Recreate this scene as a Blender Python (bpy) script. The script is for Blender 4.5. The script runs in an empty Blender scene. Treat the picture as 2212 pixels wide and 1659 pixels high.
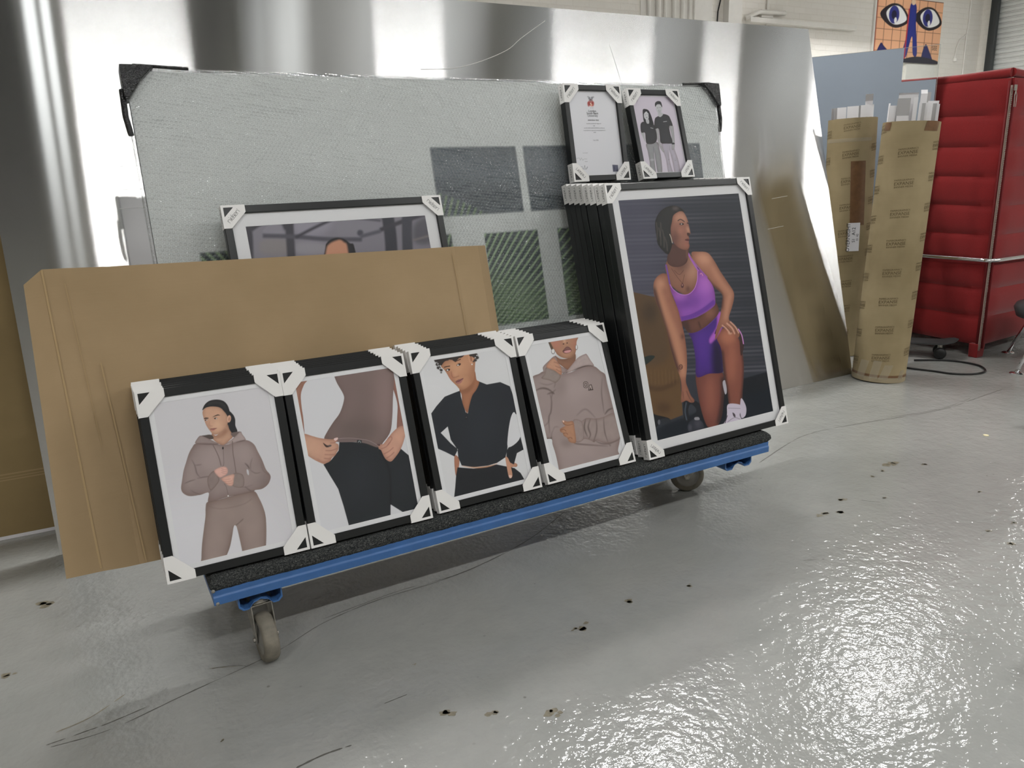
import bpy, math, random
import numpy as np
from mathutils import Vector, Matrix
random.seed(7)
rng = np.random.default_rng(7)
SC = bpy.context.scene
COL = SC.collection
PI = math.pi
R = math.radians

# ------------------------------------------------------------------ helpers
def tag(o, label=None, cat=None, group=None, kind=None):
    if label: o['label'] = label
    if cat: o['category'] = cat
    if group: o['group'] = group
    if kind: o['kind'] = kind
    return o

def link(o, parent=None):
    COL.objects.link(o)
    if parent is not None: o.parent = parent
    return o

def empty(name, loc=(0, 0, 0), rot=(0, 0, 0), label=None, cat=None, group=None):
    o = bpy.data.objects.new(name, None)
    o.empty_display_size = 0.05
    o.location = loc; o.rotation_euler = rot
    link(o); tag(o, label, cat, group)
    return o

class MB:
    """collects shapes into one mesh"""
    def __init__(s): s.v = []; s.f = []; s.m = []
    def add(s, vs, fs, mi=0):
        b = len(s.v); s.v += [tuple(p) for p in vs]
        for f in fs: s.f.append(tuple(b + i for i in f)); s.m.append(mi)
        return s
    def box(s, lo, hi, mi=0, mat=None, cham=0.0):
        x0, y0, z0 = lo; x1, y1, z1 = hi
        vs = [Vector(p) for p in ((x0,y0,z0),(x1,y0,z0),(x1,y1,z0),(x0,y1,z0),(x0,y0,z1),(x1,y0,z1),(x1,y1,z1),(x0,y1,z1))]
        if mat is not None: vs = [mat @ p for p in vs]
        return s.add(vs, [(0,3,2,1),(4,5,6,7),(0,1,5,4),(1,2,6,5),(2,3,7,6),(3,0,4,7)], mi)
    def prism(s, poly, axis, a0, a1, mi=0, mat=None):
        """poly: 2D points; axis 'x','y','z' = extrusion axis"""
        def P(p, a):
            q = {'x': (a, p[0], p[1]), 'y': (p[0], a, p[1]), 'z': (p[0], p[1], a)}[axis]
            q = Vector(q); return mat @ q if mat is not None else q
        n = len(poly); vs = [P(p, a0) for p in poly] + [P(p, a1) for p in poly]
        fs = [tuple(range(n)), tuple(range(2*n-1, n-1, -1))] + [(i, n+i, n+(i+1) % n, (i+1) % n) for i in range(n)]
        return s.add(vs, fs, mi)
    def tube(s, pts, r, n=10, mi=0, caps=True, closed=False, flat=None):
        pts = [Vector(p) for p in pts]; N = len(pts); rings = []
        rr = r if hasattr(r, '__len__') else [r]*N
        prev = None; vs = []
        for i, p in enumerate(pts):
            if closed: t = (pts[(i+1) % N] - pts[i-1])
            else: t = (pts[min(i+1, N-1)] - pts[max(i-1, 0)])
            t.normalize()
            if prev is None:
                up = Vector((0, 0, 1)) if abs(t.z) < .95 else Vector((0, 1, 0))
                a = t.cross(up).normalized()
            else:
                a = (prev - t*prev.dot(t)).normalized()
            b = t.cross(a); prev = a
            for k in range(n):
                an = 2*PI*k/n
                vs.append(p + rr[i]*(a*math.cos(an) + b*math.sin(an)*(flat or 1)))
        fs = []
        for i in range(N if closed else N-1):
            j = (i+1) % N
            for k in range(n):
                fs.append((i*n+k, i*n+(k+1) % n, j*n+(k+1) % n, j*n+k))
        if caps and not closed:
            fs.append(tuple(range(n-1, -1, -1))); fs.append(tuple((N-1)*n+k for k in range(n)))
        return s.add(vs, fs, mi)
    def lathe(s, prof, n=32, mi=0, mat=None, close=True):
        """prof: list of (r,z) round z axis"""
        vs = []
        for r_, z in prof:
            for k in range(n):
                a = 2*PI*k/n; p = Vector((r_*math.cos(a), r_*math.sin(a), z))
                vs.append(mat @ p if mat is not None else p)
        fs = []
        for i in range(len(prof)-1):
            for k in range(n):
                fs.append((i*n+k, i*n+(k+1) % n, (i+1)*n+(k+1) % n, (i+1)*n+k))
        if close:
            fs.append(tuple(range(n-1, -1, -1))); fs.append(tuple((len(prof)-1)*n+k for k in range(n)))
        return s.add(vs, fs, mi)
    def mesh(s, name, mats):
        me = bpy.data.meshes.new(name); me.from_pydata(s.v, [], s.f)
        for m in (mats if isinstance(mats, (list, tuple)) else [mats]): me.materials.append(m)
        me.polygons.foreach_set('material_index', s.m); me.update()
        return me
    def build(s, name, mats, parent=None, smooth=False, bevel=0, seg=2, loc=None, rot=None):
        me = s.mesh(name, mats)
        return place(me, name, parent, smooth, bevel, seg, loc, rot)

def place(me, name, parent=None, smooth=False, bevel=0, seg=2, loc=None, rot=None):
    o = bpy.data.objects.new(name, me); link(o, parent)
    if smooth: me.polygons.foreach_set('use_smooth', [True]*len(me.polygons))
    if bevel:
        b = o.modifiers.new('bevel', 'BEVEL'); b.width = bevel; b.segments = seg; b.limit_method = 'ANGLE'; b.angle_limit = R(35)
    if loc is not None: o.location = loc
    if rot is not None: o.rotation_euler = rot
    return o

def auto_smooth(o, ang=40):
    o.data.polygons.foreach_set('use_smooth', [True]*len(o.data.polygons))
    o.data.set_sharp_from_angle(angle=R(ang))
    return o

# ------------------------------------------------------------------ materials
def lin(c):
    c = c/255.0
    return c/12.92 if c <= .04045 else ((c+.055)/1.055)**2.4
def rgb(r, g, b, k=1.0): return (min(1, lin(r)*k), min(1, lin(g)*k), min(1, lin(b)*k), 1)

class NT:
    def __init__(s, name):
        s.m = bpy.data.materials.new(name); s.m.use_nodes = True
        s.t = s.m.node_tree; s.t.nodes.clear()
        s.out = s.t.nodes.new('ShaderNodeOutputMaterial')
    def n(s, typ, **kw):
        nd = s.t.nodes.new('ShaderNode'+typ)
        for k, v in kw.items():
            if k.startswith('i_'):
                nd.inputs[k[2:].replace('_', ' ')].default_value = v
            else: setattr(nd, k, v)
        return nd
    def l(s, a, b): s.t.links.new(a, b)
    def ramp(s, fac, stops, interp='LINEAR'):
        r_ = s.t.nodes.new('ShaderNodeValToRGB'); cr = r_.color_ramp; cr.interpolation = interp
        while len(cr.elements) < len(stops): cr.elements.new(.5)
        for e, (p, c) in zip(cr.elements, stops):
            e.position = p; e.color = c if len(c) == 4 else (*c, 1)
        s.l(fac, r_.inputs[0]); return r_
    def mixc(s, fac, a, b, blend='MIX'):
        m = s.t.nodes.new('ShaderNodeMix'); m.data_type = 'RGBA'; m.blend_type = blend
        for i, x in ((0, fac), (6, a), (7, b)):
            if hasattr(x, 'is_linked') or hasattr(x, 'links'): s.l(x, m.inputs[i])
            else: m.inputs[i].default_value = x
        return m.outputs[2]
    def math(s, op, a, b=None, c=None):
        m = s.t.nodes.new('ShaderNodeMath'); m.operation = op
        for i, x in enumerate((a, b, c)):
            if x is None: continue
            if hasattr(x, 'links'): s.l(x, m.inputs[i])
            else: m.inputs[i].default_value = x
        return m.outputs[0]
    def coord(s, kind='Object', scale=(1, 1, 1), rot=(0, 0, 0)):
        tc = s.n('TexCoord'); mp = s.n('Mapping'); mp.inputs['Scale'].default_value = scale; mp.inputs['Rotation'].default_value = rot
        s.l(tc.outputs[kind], mp.inputs[0]); return mp.outputs[0]
    def noise(s, vec, scale, detail=3, rough=.5):
        nz = s.n('TexNoise'); nz.inputs['Scale'].default_value = scale; nz.inputs['Detail'].default_value = detail; nz.inputs['Roughness'].default_value = rough
        s.l(vec, nz.inputs['Vector']); return nz.outputs['Fac']
    def bump(s, h, strength, dist):
        b = s.n('Bump'); b.inputs['Strength'].default_value = strength; b.inputs['Distance'].default_value = dist
        s.l(h, b.inputs['Height']); return b.outputs[0]
    def princ(s, base=None, rough=.5, metal=0, normal=None, **kw):
        p = s.n('BsdfPrincipled')
        if base is not None:
            if hasattr(base, 'links'): s.l(base, p.inputs['Base Color'])
            else: p.inputs['Base Color'].default_value = base
        if hasattr(rough, 'links'): s.l(rough, p.inputs['Roughness'])
        else: p.inputs['Roughness'].default_value = rough
        p.inputs['Metallic'].default_value = metal
        if normal is not None: s.l(normal, p.inputs['Normal'])
        for k, v in kw.items(): p.inputs[k.replace('_', ' ')].default_value = v
        s.l(p.outputs[0], s.out.inputs[0]); return p

def simple(name, col, rough=.5, metal=0, bumps=None, var=0.0, vscale=8, **kw):
    t = NT(name); v = t.coord()
    base = col
    if var:
        nz = t.noise(v, vscale, 4, .6)
        lo = tuple(c*(1-var) for c in col[:3])+(1,); hi = tuple(min(1, c*(1+var)) for c in col[:3])+(1,)
        base = t.ramp(nz, [(.3, lo), (.7, hi)]).outputs[0]
    nm = None
    if bumps: nm = t.bump(t.noise(v, bumps[0], 3, .6), bumps[1], bumps[2])
    t.princ(base, rough, metal, nm, **kw)
    return t.m

M = {}
M['black_frame'] = simple('black satin moulding', rgb(26, 28, 29), .34, bumps=(260, .12, .0006), Specular_IOR_Level=.4)
M['card_white'] = simple('white corner card', rgb(242, 240, 238), .38, bumps=(60, .1, .001))
M['ink'] = simple('black ink', rgb(30, 30, 32), .6)
M['mat_white'] = simple('white mount board', rgb(238, 238, 240), .7)
M['backing'] = simple('brown backing board', rgb(120, 98, 70), .8)
M['blue'] = simple('blue painted steel', rgb(64, 108, 166), .42, var=.12, vscale=14, bumps=(90, .15, .001))
M['steel'] = simple('zinc plated steel', rgb(176, 172, 164), .34, .9, var=.25, vscale=60, bumps=(120, .2, .0008))
M['chrome'] = simple('chrome', (.82, .82, .84, 1), .07, 1)
M['rubber'] = simple('grey rubber tread', rgb(128, 122, 110), .68, var=.22, vscale=35, bumps=(60, .3, .001))
M['hub'] = simple('grey nylon hub', rgb(150, 147, 140), .5, var=.1, vscale=30)
M['black_rubber'] = simple('black rubber', rgb(24, 23, 23), .5)
M['black_plastic'] = simple('black plastic', rgb(20, 20, 21), .35)
M['white_paint'] = simple('white gloss paint', rgb(226, 223, 217), .42, var=.03)
M['batten'] = simple('lamp housing', rgb(230, 230, 230), .5)
M['dark_metal'] = simple('dark painted steel', rgb(52, 55, 56), .5)
M['blue_film'] = simple('blue grey film', rgb(150, 160, 172), .34, var=.03, vscale=3)
M['blue_dark'] = simple('blue grey board', rgb(120, 132, 148), .4, var=.05, vscale=5)
M['strip_white'] = simple('white card strip', rgb(238, 236, 238), .45)
M['strip_grey'] = simple('grey card strip', rgb(178, 176, 176), .5)
M['zip'] = simple('grey zip tape', rgb(150, 128, 118), .55, var=.1, vscale=200)
M['stool_dark'] = simple('dark grey shell', rgb(70, 74, 76), .5)
M['deck_dark'] = simple('dark grip deck', rgb(58, 58, 58), .7, bumps=(300, .3, .001))
M['scuff'] = simple('dark scuff', rgb(92, 90, 84), .55)
M['scuff2'] = simple('brown stain', rgb(128, 121, 104), .4, var=.25, vscale=90)

def m_red():
    t = NT('red wool'); v = t.coord()
    n1 = t.noise(v, 420, 2, .6); n2 = t.noise(v, 3, 3, .5)
    c = t.ramp(n1, [(.3, rgb(112, 15, 18)), (.7, rgb(142, 27, 28))]).outputs[0]
    c = t.mixc(.35, c, t.ramp(n2, [(.3, rgb(108, 14, 16)), (.7, rgb(148, 28, 29))]).outputs[0])
    t.princ(c, .85, 0, t.bump(n1, .35, .002), Sheen_Weight=.25, Specular_IOR_Level=.25)
    return t.m
M['red'] = m_red()

def m_carpet():
    t = NT('charcoal ribbed carpet'); v = t.coord()
    n1 = t.noise(v, 330, 3, .75); n2 = t.noise(v, 60, 3, .6)
    rib = t.noise(t.coord(scale=(120, 330, 330)), 1.3, 3, .65)
    f = t.math('ADD', t.math('MULTIPLY', n1, .55), t.math('MULTIPLY', rib, .45))
    c = t.ramp(f, [(.36, rgb(26, 28, 29)), (.5, rgb(58, 60, 60)), (.62, rgb(104, 104, 102)), (.74, rgb(176, 172, 164))]).outputs[0]
    t.princ(c, .95, 0, t.bump(t.math('ADD', f, t.math('MULTIPLY', n2, .6)), .6, .0035), Specular_IOR_Level=.1)
    return t.m
M['carpet'] = m_carpet()

def m_cardboard(name, c0, c1):
    t = NT(name); v = t.coord()
    n1 = t.noise(v, 2.2, 4, .6); n2 = t.noise(v, 160, 2, .7)
    vf = t.coord(scale=(1, 1, 60)); n3 = t.noise(vf, 9, 2, .5)
    c = t.ramp(n1, [(.32, c0), (.68, c1)]).outputs[0]
    c = t.mixc(.04, c, t.ramp(n3, [(.3, tuple(x*.75 for x in c0[:3])+(1,)), (.7, tuple(min(1, x*1.15) for x in c1[:3])+(1,))]).outputs[0])
    t.princ(c, .78, 0, t.bump(t.math('ADD', n2, t.math('MULTIPLY', n3, .7)), .12, .001), Specular_IOR_Level=.3)
    return t.m
M['cardboard'] = m_cardboard('tan cardboard', rgb(164, 140, 106), rgb(178, 153, 119))
M['kraft'] = m_cardboard('kraft tube paper', rgb(142, 126, 94), rgb(170, 153, 119))
M['kraft_dark'] = m_cardboard('old cardboard', rgb(140, 120, 84), rgb(158, 136, 96))
M['print_brown'] = simple('brown tube lettering', rgb(92, 76, 44), .7)
M['tape'] = simple('clear tape', rgb(196, 184, 160), .18, var=.1, vscale=40, Alpha=.38)
M['tape_brown'] = simple('brown tape', rgb(116, 84, 56), .3, var=.15, vscale=30)

def m_floor():
    t = NT('grey painted concrete floor'); v = t.coord('Object')
    n1 = t.noise(v, .55, 4, .6); n2 = t.noise(v, 6, 5, .65); n3 = t.noise(v, 70, 3, .6)
    c = t.ramp(n1, [(.3, rgb(157, 159, 157)), (.7, rgb(169, 169, 166))]).outputs[0]
    c = t.mixc(.25, c, t.ramp(n2, [(.35, rgb(150, 150, 144)), (.65, rgb(180, 178, 172))]).outputs[0])
    # fine dark specks
    vo = t.n('TexVoronoi'); vo.inputs['Scale'].default_value = 14; t.l(v, vo.inputs['Vector'])
    sp = t.ramp(vo.outputs['Distance'], [(.035, (1, 1, 1)), (.07, (0, 0, 0))]).outputs[0]
    gate = t.ramp(t.noise(v, 1.7, 2, .5), [(.5, (0, 0, 0)), (.62, (1, 1, 1))]).outputs[0]
    c = t.mixc(t.math('MULTIPLY', t.math('MULTIPLY', sp, gate), .6), c, rgb(100, 98, 90))
    # orange peel: millimetre ripples under the clear coat, stronger in patches
    vs = t.coord('Object', scale=(1, 1, 1))
    peel = t.noise(vs, 66, 2, .45); peel2 = t.noise(vs, 24, 2, .4)
    h = t.math('ADD', t.math('MULTIPLY', peel, .55), t.math('MULTIPLY', peel2, .9))
    h = t.math('ADD', h, t.math('MULTIPLY', n3, .10))
    nm = t.bump(h, 1.0, .0030)
    rr = t.ramp(t.noise(v, 3.2, 3, .55), [(.3, (.075,)*3), (.7, (.14,)*3)]).outputs[0]
    t.princ(c, rr, 0, nm, Specular_IOR_Level=.55)
    return t.m
M['floor'] = m_floor()

def m_wall():
    t = NT('white painted brick'); 
    tc = t.n('TexCoord'); sx = t.n('SeparateXYZ'); t.l(tc.outputs['Object'], sx.inputs[0])
    cx = t.n('CombineXYZ'); t.l(t.math('ADD', sx.outputs[0], sx.outputs[1]), cx.inputs[0]); t.l(sx.outputs[2], cx.inputs[1])
    b = t.n('TexBrick'); b.inputs['Scale'].default_value = 1; b.inputs['Brick Width'].default_value = .225; b.inputs['Row Height'].default_value = .075
    b.inputs['Mortar Size'].default_value = .007; b.inputs['Mortar Smooth'].default_value = 1
    b.inputs['Color1'].default_value = rgb(228, 224, 216); b.inputs['Color2'].default_value = rgb(231, 227, 220); b.inputs['Mortar'].default_value = rgb(226, 221, 213)
    t.l(cx.outputs[0], b.inputs['Vector'])
    v = t.coord(); n = t.noise(v, 9, 4, .6)
    h = t.math('SUBTRACT', n, t.math('MULTIPLY', b.outputs['Fac'], .35))
    t.princ(b.outputs['Color'], .6, 0, t.bump(h, .6, .008))
    return t.m
M['wall'] = m_wall()
M['ceiling'] = simple('white ceiling', rgb(214, 213, 208), .7, var=.03, vscale=1)

def m_alu():
    t = NT('mill finish aluminium sheet')
    v = t.coord('Object')
    lines = t.noise(t.coord('Object', scale=(1.2, 1, 900)), 1.0, 2, .6)      # rolling marks along the sheet
    fine = t.noise(v, 700, 2, .5)
    big = t.noise(t.coord('Object', scale=(.35, 1, .9)), 1.3, 3, .5)
    c = t.ramp(big, [(.3, (.64, .64, .635, 1)), (.7, (.71, .71, .705, 1))]).outputs[0]
    wob = t.noise(t.coord('Object', scale=(2.2, 1, .25)), 1.0, 1, .4)
    hh = t.math('ADD', t.math('MULTIPLY', wob, .35), t.math('MULTIPLY', fine, .0012))
    nm = t.bump(hh, 1.0, .0011)
    tg = t.n('CombineXYZ'); tg.inputs[0].default_value = 1; tg.inputs[1].default_value = 0; tg.inputs[2].default_value = 0
    tn = t.n('VectorTransform'); tn.vector_type = 'VECTOR'; tn.convert_from = 'OBJECT'; tn.convert_to = 'WORLD'; t.l(tg.outputs[0], tn.inputs[0])
    g = t.n('BsdfAnisotropic')
    g.inputs['Roughness'].default_value = ALU_R; g.inputs['Anisotropy'].default_value = ALU_A
    g.inputs['Rotation'].default_value = 0
    t.l(c, g.inputs['Color']); t.l(tn.outputs[0], g.inputs['Tangent']); t.l(nm, g.inputs['Normal'])
    t.l(g.outputs[0], t.out.inputs[0])
    return t.m
ALU_R, ALU_A = .139, .87
M['alu'] = m_alu()
M['alu_edge'] = simple('sheet edge', rgb(200, 200, 196), .3, .9)
M['scratch'] = simple('pale scratch', rgb(240, 240, 236), .4)

def m_glass(name, fac=.05, rough=.02, tint=(1, 1, 1, 1)):
    t = NT(name)
    tr = t.n('BsdfTransparent'); tr.inputs[0].default_value = tint
    gl = t.n('BsdfGlossy'); gl.inputs['Roughness'].default_value = rough
    fr = t.n('Fresnel'); fr.inputs[0].default_value = 1.45
    mx = t.n('MixShader'); t.l(t.math('MULTIPLY', fr.outputs[0], fac), mx.inputs[0]); t.l(tr.outputs[0], mx.inputs[1]); t.l(gl.outputs[0], mx.inputs[2])
    t.l(mx.outputs[0], t.out.inputs[0]); return t.m
M['glass'] = m_glass('picture glazing', .35, .05)
M['acrylic'] = m_glass('clear acrylic', 1.0, .02, (.97, .985, .98, 1))

def m_bubble():
    t = NT('bubble wrap'); v = t.coord('Object')
    warp = t.n('TexNoise'); warp.inputs['Scale'].default_value = 5; warp.inputs['Detail'].default_value = 2; t.l(v, warp.inputs['Vector'])
    off = t.n('VectorMath'); off.operation = 'SCALE'; t.l(warp.outputs['Color'], off.inputs[0]); off.inputs['Scale'].default_value = .016
    add = t.n('VectorMath'); add.operation = 'ADD'; t.l(v, add.inputs[0]); t.l(off.outputs[0], add.inputs[1])
    def wave(deg):
        d = t.n('VectorMath'); d.operation = 'DOT_PRODUCT'; t.l(add.outputs[0], d.inputs[0])
        k = 2*PI/.0098; d.inputs[1].default_value = (k*math.cos(R(deg)), 0, k*math.sin(R(deg)))
        return t.math('COSINE', d.outputs['Value'])
    s3 = t.math('ADD', t.math('ADD', wave(22), wave(82)), wave(142))        # hexagonal rows of domes
    dome = t.n('MapRange'); t.l(s3, dome.inputs[0]); dome.inputs[1].default_value = -1.2; dome.inputs[2].default_value = 2.2
    wr = t.noise(t.coord('Object', scale=(1.1, 1, 2.6), rot=(0, R(24), 0)), 2.2, 4, .6)
    wr2 = t.noise(v, 9, 3, .6); wr3 = t.noise(v, 40, 2, .5)
    h = t.math('ADD', t.math('MULTIPLY', dome.outputs[0], .20), t.math('ADD', t.math('MULTIPLY', wr, 6.0), t.math('MULTIPLY', wr2, 2.4)))
    h = t.math('ADD', h, t.math('MULTIPLY', wr3, .35))
    nm = t.bump(h, 1.0, .012)
    tr = t.n('BsdfTransparent'); tr.inputs[0].default_value = (.95, .96, .96, 1)
    gl = t.n('BsdfGlossy'); gl.inputs['Roughness'].default_value = .12; t.l(nm, gl.inputs['Normal'])
    df = t.n('BsdfDiffuse'); df.inputs[0].default_value = rgb(236, 240, 240); t.l(nm, df.inputs['Normal'])
    lw = t.n('LayerWeight'); lw.inputs['Blend'].default_value = .35; t.l(nm, lw.inputs['Normal'])
    m1 = t.n('MixShader'); m1.inputs[0].default_value = .30; t.l(gl.outputs[0], m1.inputs[1]); t.l(df.outputs[0], m1.inputs[2])
    rim = t.ramp(dome.outputs[0], [(.15, (.13,)*3), (.38, (.24,)*3), (.75, (.14,)*3)]).outputs[0]
    fac = t.math('ADD', rim, t.math('MULTIPLY', lw.outputs['Facing'], .32))
    mx = t.n('MixShader'); t.l(fac, mx.inputs[0]); t.l(tr.outputs[0], mx.inputs[1]); t.l(m1.outputs[0], mx.inputs[2])
    t.l(mx.outputs[0], t.out.inputs[0]); return t.m
M['bubble'] = m_bubble()

def m_foil():
    t = NT('crumpled plastic film'); v = t.coord('Object')
    nm = t.bump(t.noise(t.coord('Object', scale=(1, 2.2, 1)), 16, 5, .65), 1.0, .02)
    tr = t.n('BsdfTransparent'); gl = t.n('BsdfGlossy'); gl.inputs['Roughness'].default_value = .12; t.l(nm, gl.inputs['Normal'])
    mx = t.n('MixShader'); mx.inputs[0].default_value = .45; t.l(tr.outputs[0], mx.inputs[1]); t.l(gl.outputs[0], mx.inputs[2])
    t.l(mx.outputs[0], t.out.inputs[0]); return t.m
M['film'] = m_foil()

def m_shutter():
    t = NT('galvanised shutter slats'); v = t.coord(); n = t.noise(v, 4, 3, .5)
    c = t.ramp(n, [(.3, rgb(206, 209, 206)), (.7, rgb(218, 220, 218))]).outputs[0]
    t.princ(c, .42, .35); return t.m
M['shutter'] = m_shutter()

def m_paint(name, rough=.45, bump=False):
    t = NT(name); a = t.n('Attribute'); a.attribute_name = 'Col'
    t.princ(a.outputs['Color'], rough, 0, Specular_IOR_Level=.35); return t.m
M['print'] = m_paint('printed paper', .42)
# ------------------------------------------------------------------ camera
CAMP = dict(f=1661.137, pitch=.265382, roll=-.036277, yaw=.504406, h=1.16436)
def camera():
    p, r_, y = CAMP['pitch'], CAMP['roll'], CAMP['yaw']
    fwd = Vector((math.sin(y)*math.cos(p), math.cos(y)*math.cos(p), -math.sin(p)))
    right = Vector((math.cos(y), -math.sin(y), 0)); up = right.cross(fwd)
    r2 = math.cos(r_)*right + math.sin(r_)*up; u2 = -math.sin(r_)*right + math.cos(r_)*up
    m = Matrix((r2, u2, -fwd)).transposed().to_4x4(); m.translation = Vector((0, 0, CAMP['h']))
    c = bpy.data.cameras.new('camera'); o = bpy.data.objects.new('camera', c); link(o)
    o.matrix_world = m; c.sensor_width = 36; c.lens = CAMP['f']*36/2212; c.clip_start = .02; c.clip_end = 60
    SC.camera = o
camera()

# ------------------------------------------------------------------ room
X0, X1, Y0, Y1, ZC = -5.0, 13.32, -6.0, 8.0, 4.4
def struct(name, mb, mats, **kw):
    o = mb.build(name, mats, **kw); o['kind'] = 'structure'; return o
struct('floor', MB().box((X0-.2, Y0-.2, -.2), (X1+.4, Y1+.2, 0)), M['floor'])
struct('ceiling', MB().box((X0-.2, Y0-.2, ZC), (X1+.4, Y1+.2, ZC+.2)), M['ceiling'])
struct('wall_back', MB().box((X0-.2, Y1, 0), (X1+.2, Y1+.2, ZC)), M['wall'])
struct('wall_front', MB().box((X0-.2, Y0-.2, 0), (X1+.2, Y0, ZC)), M['wall'])
struct('wall_left', MB().box((X0-.2, Y0, 0), (X0, Y1, ZC)), M['wall'])
# right wall with the roller shutter opening
DY1 = 7.86; DY0 = 3.6; DZ = 4.0
w = MB(); w.box((X1, DY1, 0), (X1+.2, Y1, ZC)); w.box((X1, Y0, 0), (X1+.2, DY0, ZC)); w.box((X1, DY0, DZ), (X1+.2, DY1, ZC))
struct('wall_right', w, M['wall'])
w = MB()
for ya in (DY1-.13, DY0):
    w.box((X1-.07, ya, 0), (X1+.0, ya+.06, DZ)); w.box((X1-.04, ya+.065, 0), (X1+.0, ya+.13, DZ))
w.box((X1-.07, DY0, DZ-.1), (X1, DY1, DZ))
# curved interlocking slats
s_ = MB(); zz = 0.0; pitch = .0765
while zz < DZ-.1:
    prof = []
    for k in range(9):
        a = k/8; prof.append((-(.020*math.sin(PI*a)**.8), zz+a*.060))
    prof += [(.004, zz+.062), (.004, zz+pitch-.002)]
    vs = []; fs = []
    for x, z in prof: vs += [(X1+.035+x, DY0+.06, z), (X1+.035+x, DY1-.06, z)]
    for k in range(len(prof)-1): fs.append((2*k, 2*k+1, 2*k+3, 2*k+2))
    s_.add(vs, fs); zz += pitch
d = empty('door_1', (0, 0, 0)); d['kind'] = 'structure'
w.build('door_frame', M['dark_metal'], d, bevel=.004)
auto_smooth(s_.build('shutter_curtain', M['shutter'], d), 50)

# pipes and trunking on the back wall
def wall_run(name, label, cat, mb, mat, group=None, smooth=True):
    o = mb.build(name, mat, smooth=False)
    if smooth: auto_smooth(o, 40)
    tag(o, label, cat, group); return o
for i, (x, r_, lab) in enumerate(((6.47, .022, 'slim white vertical conduit, leftmost of the row above the metal sheet'),
                                  (6.61, .030, 'white vertical conduit second from the left of the row above the metal sheet'),
                                  (6.725, .022, 'white vertical conduit third from the left of the row above the metal sheet'),
                                  (6.86, .026, 'white vertical conduit fourth from the left of the row above the metal sheet'),
                                  (7.0, .024, 'white vertical conduit fifth from the left of the row above the metal sheet'),
                                  (7.12, .018, 'thin white vertical conduit sixth from the left of the row above the metal sheet'),
                                  (7.20, .016, 'thin white vertical conduit closest to the black hanging wire'))):
    wall_run('wall_conduit', lab, 'pipe', MB().tube([(x, Y1-r_-.001, .3), (x, Y1-r_-.001, ZC-.02)], r_, 12), M['white_paint'], 'white conduits on the back wall')
wall_run('wall_trunking', 'wide flat white trunking board behind the conduits', 'trunking', MB().box((6.36, Y1-.010, .3), (7.5, Y1-.0005, ZC-.02)), M['white_paint'], smooth=False)
wall_run('wall_cable', 'thin black wire hanging beside the white square duct', 'cable', MB().tube([(7.66, Y1-.012, 4.3), (7.655, Y1-.012, 3.4), (7.64, Y1-.012, 3.22), (7.60, Y1-.012, 3.08), (7.58, Y1-.012, 2.7)], .008, 8), M['black_plastic'])
wall_run('wall_duct', 'white square vertical duct right of the black wire', 'duct', MB().box((7.70, Y1-.10, .3), (7.93, Y1-.001, ZC-.02)), M['white_paint'], smooth=False)
wall_run('wall_conduit', 'thin white vertical conduit crossing the small bracket arm', 'pipe', MB().tube([(8.47, Y1-.015, .3), (8.47, Y1-.015, ZC-.02)], .014, 10), M['white_paint'])
t_ = empty('wall_bracket', (8.4, Y1, 3.05), label='short white bracket arm on the brick wall, left end bent down', cat='bracket')
auto_smooth(MB().tube([(-.32, -.03, -.02), (-.30, -.06, -.01), (-.12, -.06, .055), (.35, -.06, .07)], .030, 12).build('arm', M['white_paint'], t_))
MB().box((-.06, -.04, .0), (.16, -.001, .10)).build('plate', M['white_paint'], t_, bevel=.005)
wall_run('wall_rail', 'long white horizontal rail on the brick wall, left of the poster', 'rail', MB().box((8.1, Y1-.09, 2.975), (10.18, Y1-.001, 3.035)), M['white_paint'], smooth=False)
wall_run('wall_conduit', 'thin white pipe with a curved branch, between poster and shutter', 'pipe',
         MB().tube([(12.95, Y1-.012, 4.3), (12.95, Y1-.012, 3.2), (12.93, Y1-.012, 3.05), (12.93, Y1-.012, .4)], .012, 8)
         .tube([(12.93, Y1-.012, 3.08), (12.88, Y1-.012, 3.05), (12.76, Y1-.012, 2.98), (12.70, Y1-.012, 2.86), (12.68, Y1-.012, 2.70)], .012, 8)
         .tube([(12.68, Y1-.02, 2.71), (12.68, Y1-.02, 2.66)], .03, 10), M['white_paint'])

# ------------------------------------------------------------------ lamps
def m_emit(name, s, c=(1, 1, .985, 1)):
    t = NT(name); e = t.n('Emission'); e.inputs[0].default_value = c; e.inputs[1].default_value = s
    t.l(e.outputs[0], t.out.inputs[0]); return t.m
LAMP_E = 112.0
M['tube_on'] = m_emit('lit tube lamp', LAMP_E)
def lamp(x, y, z, L, label, ang=0, W=.12, k=1.0, block_wall=False, group='linear lamps hung from the ceiling'):
    r_ = empty('linear_lamp', (x, y, z), (0, 0, ang), label, 'lamp', group)
    MB().prism([(-W/2, .002), (W/2, .002), (W/2-.03, .06), (-W/2+.03, .06)], 'x', -L/2, L/2, mat=None).build('housing', M['batten'], r_)
    MB().box((-L/2+.02, -W/2+.01, -.018), (L/2-.02, W/2-.01, .0)).build('diffuser', M['tube_on'] if k == 1 else m_emit('lit tube lamp dimmer', LAMP_E*k), r_)
    if block_wall: MB().box((-L/2, W/2-.002, -.15), (L/2, W/2+.003, .03)).build('shade_skirt', M['batten'], r_)  # unseen flap added to keep this lamp's light off the wall
    for sx in (-.4, .4): MB().tube([(sx*L, 0, .058), (sx*L, 0, ZC-z+.002)], .004, 6).build('hanger', M['steel'], r_)
    return r_
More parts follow.
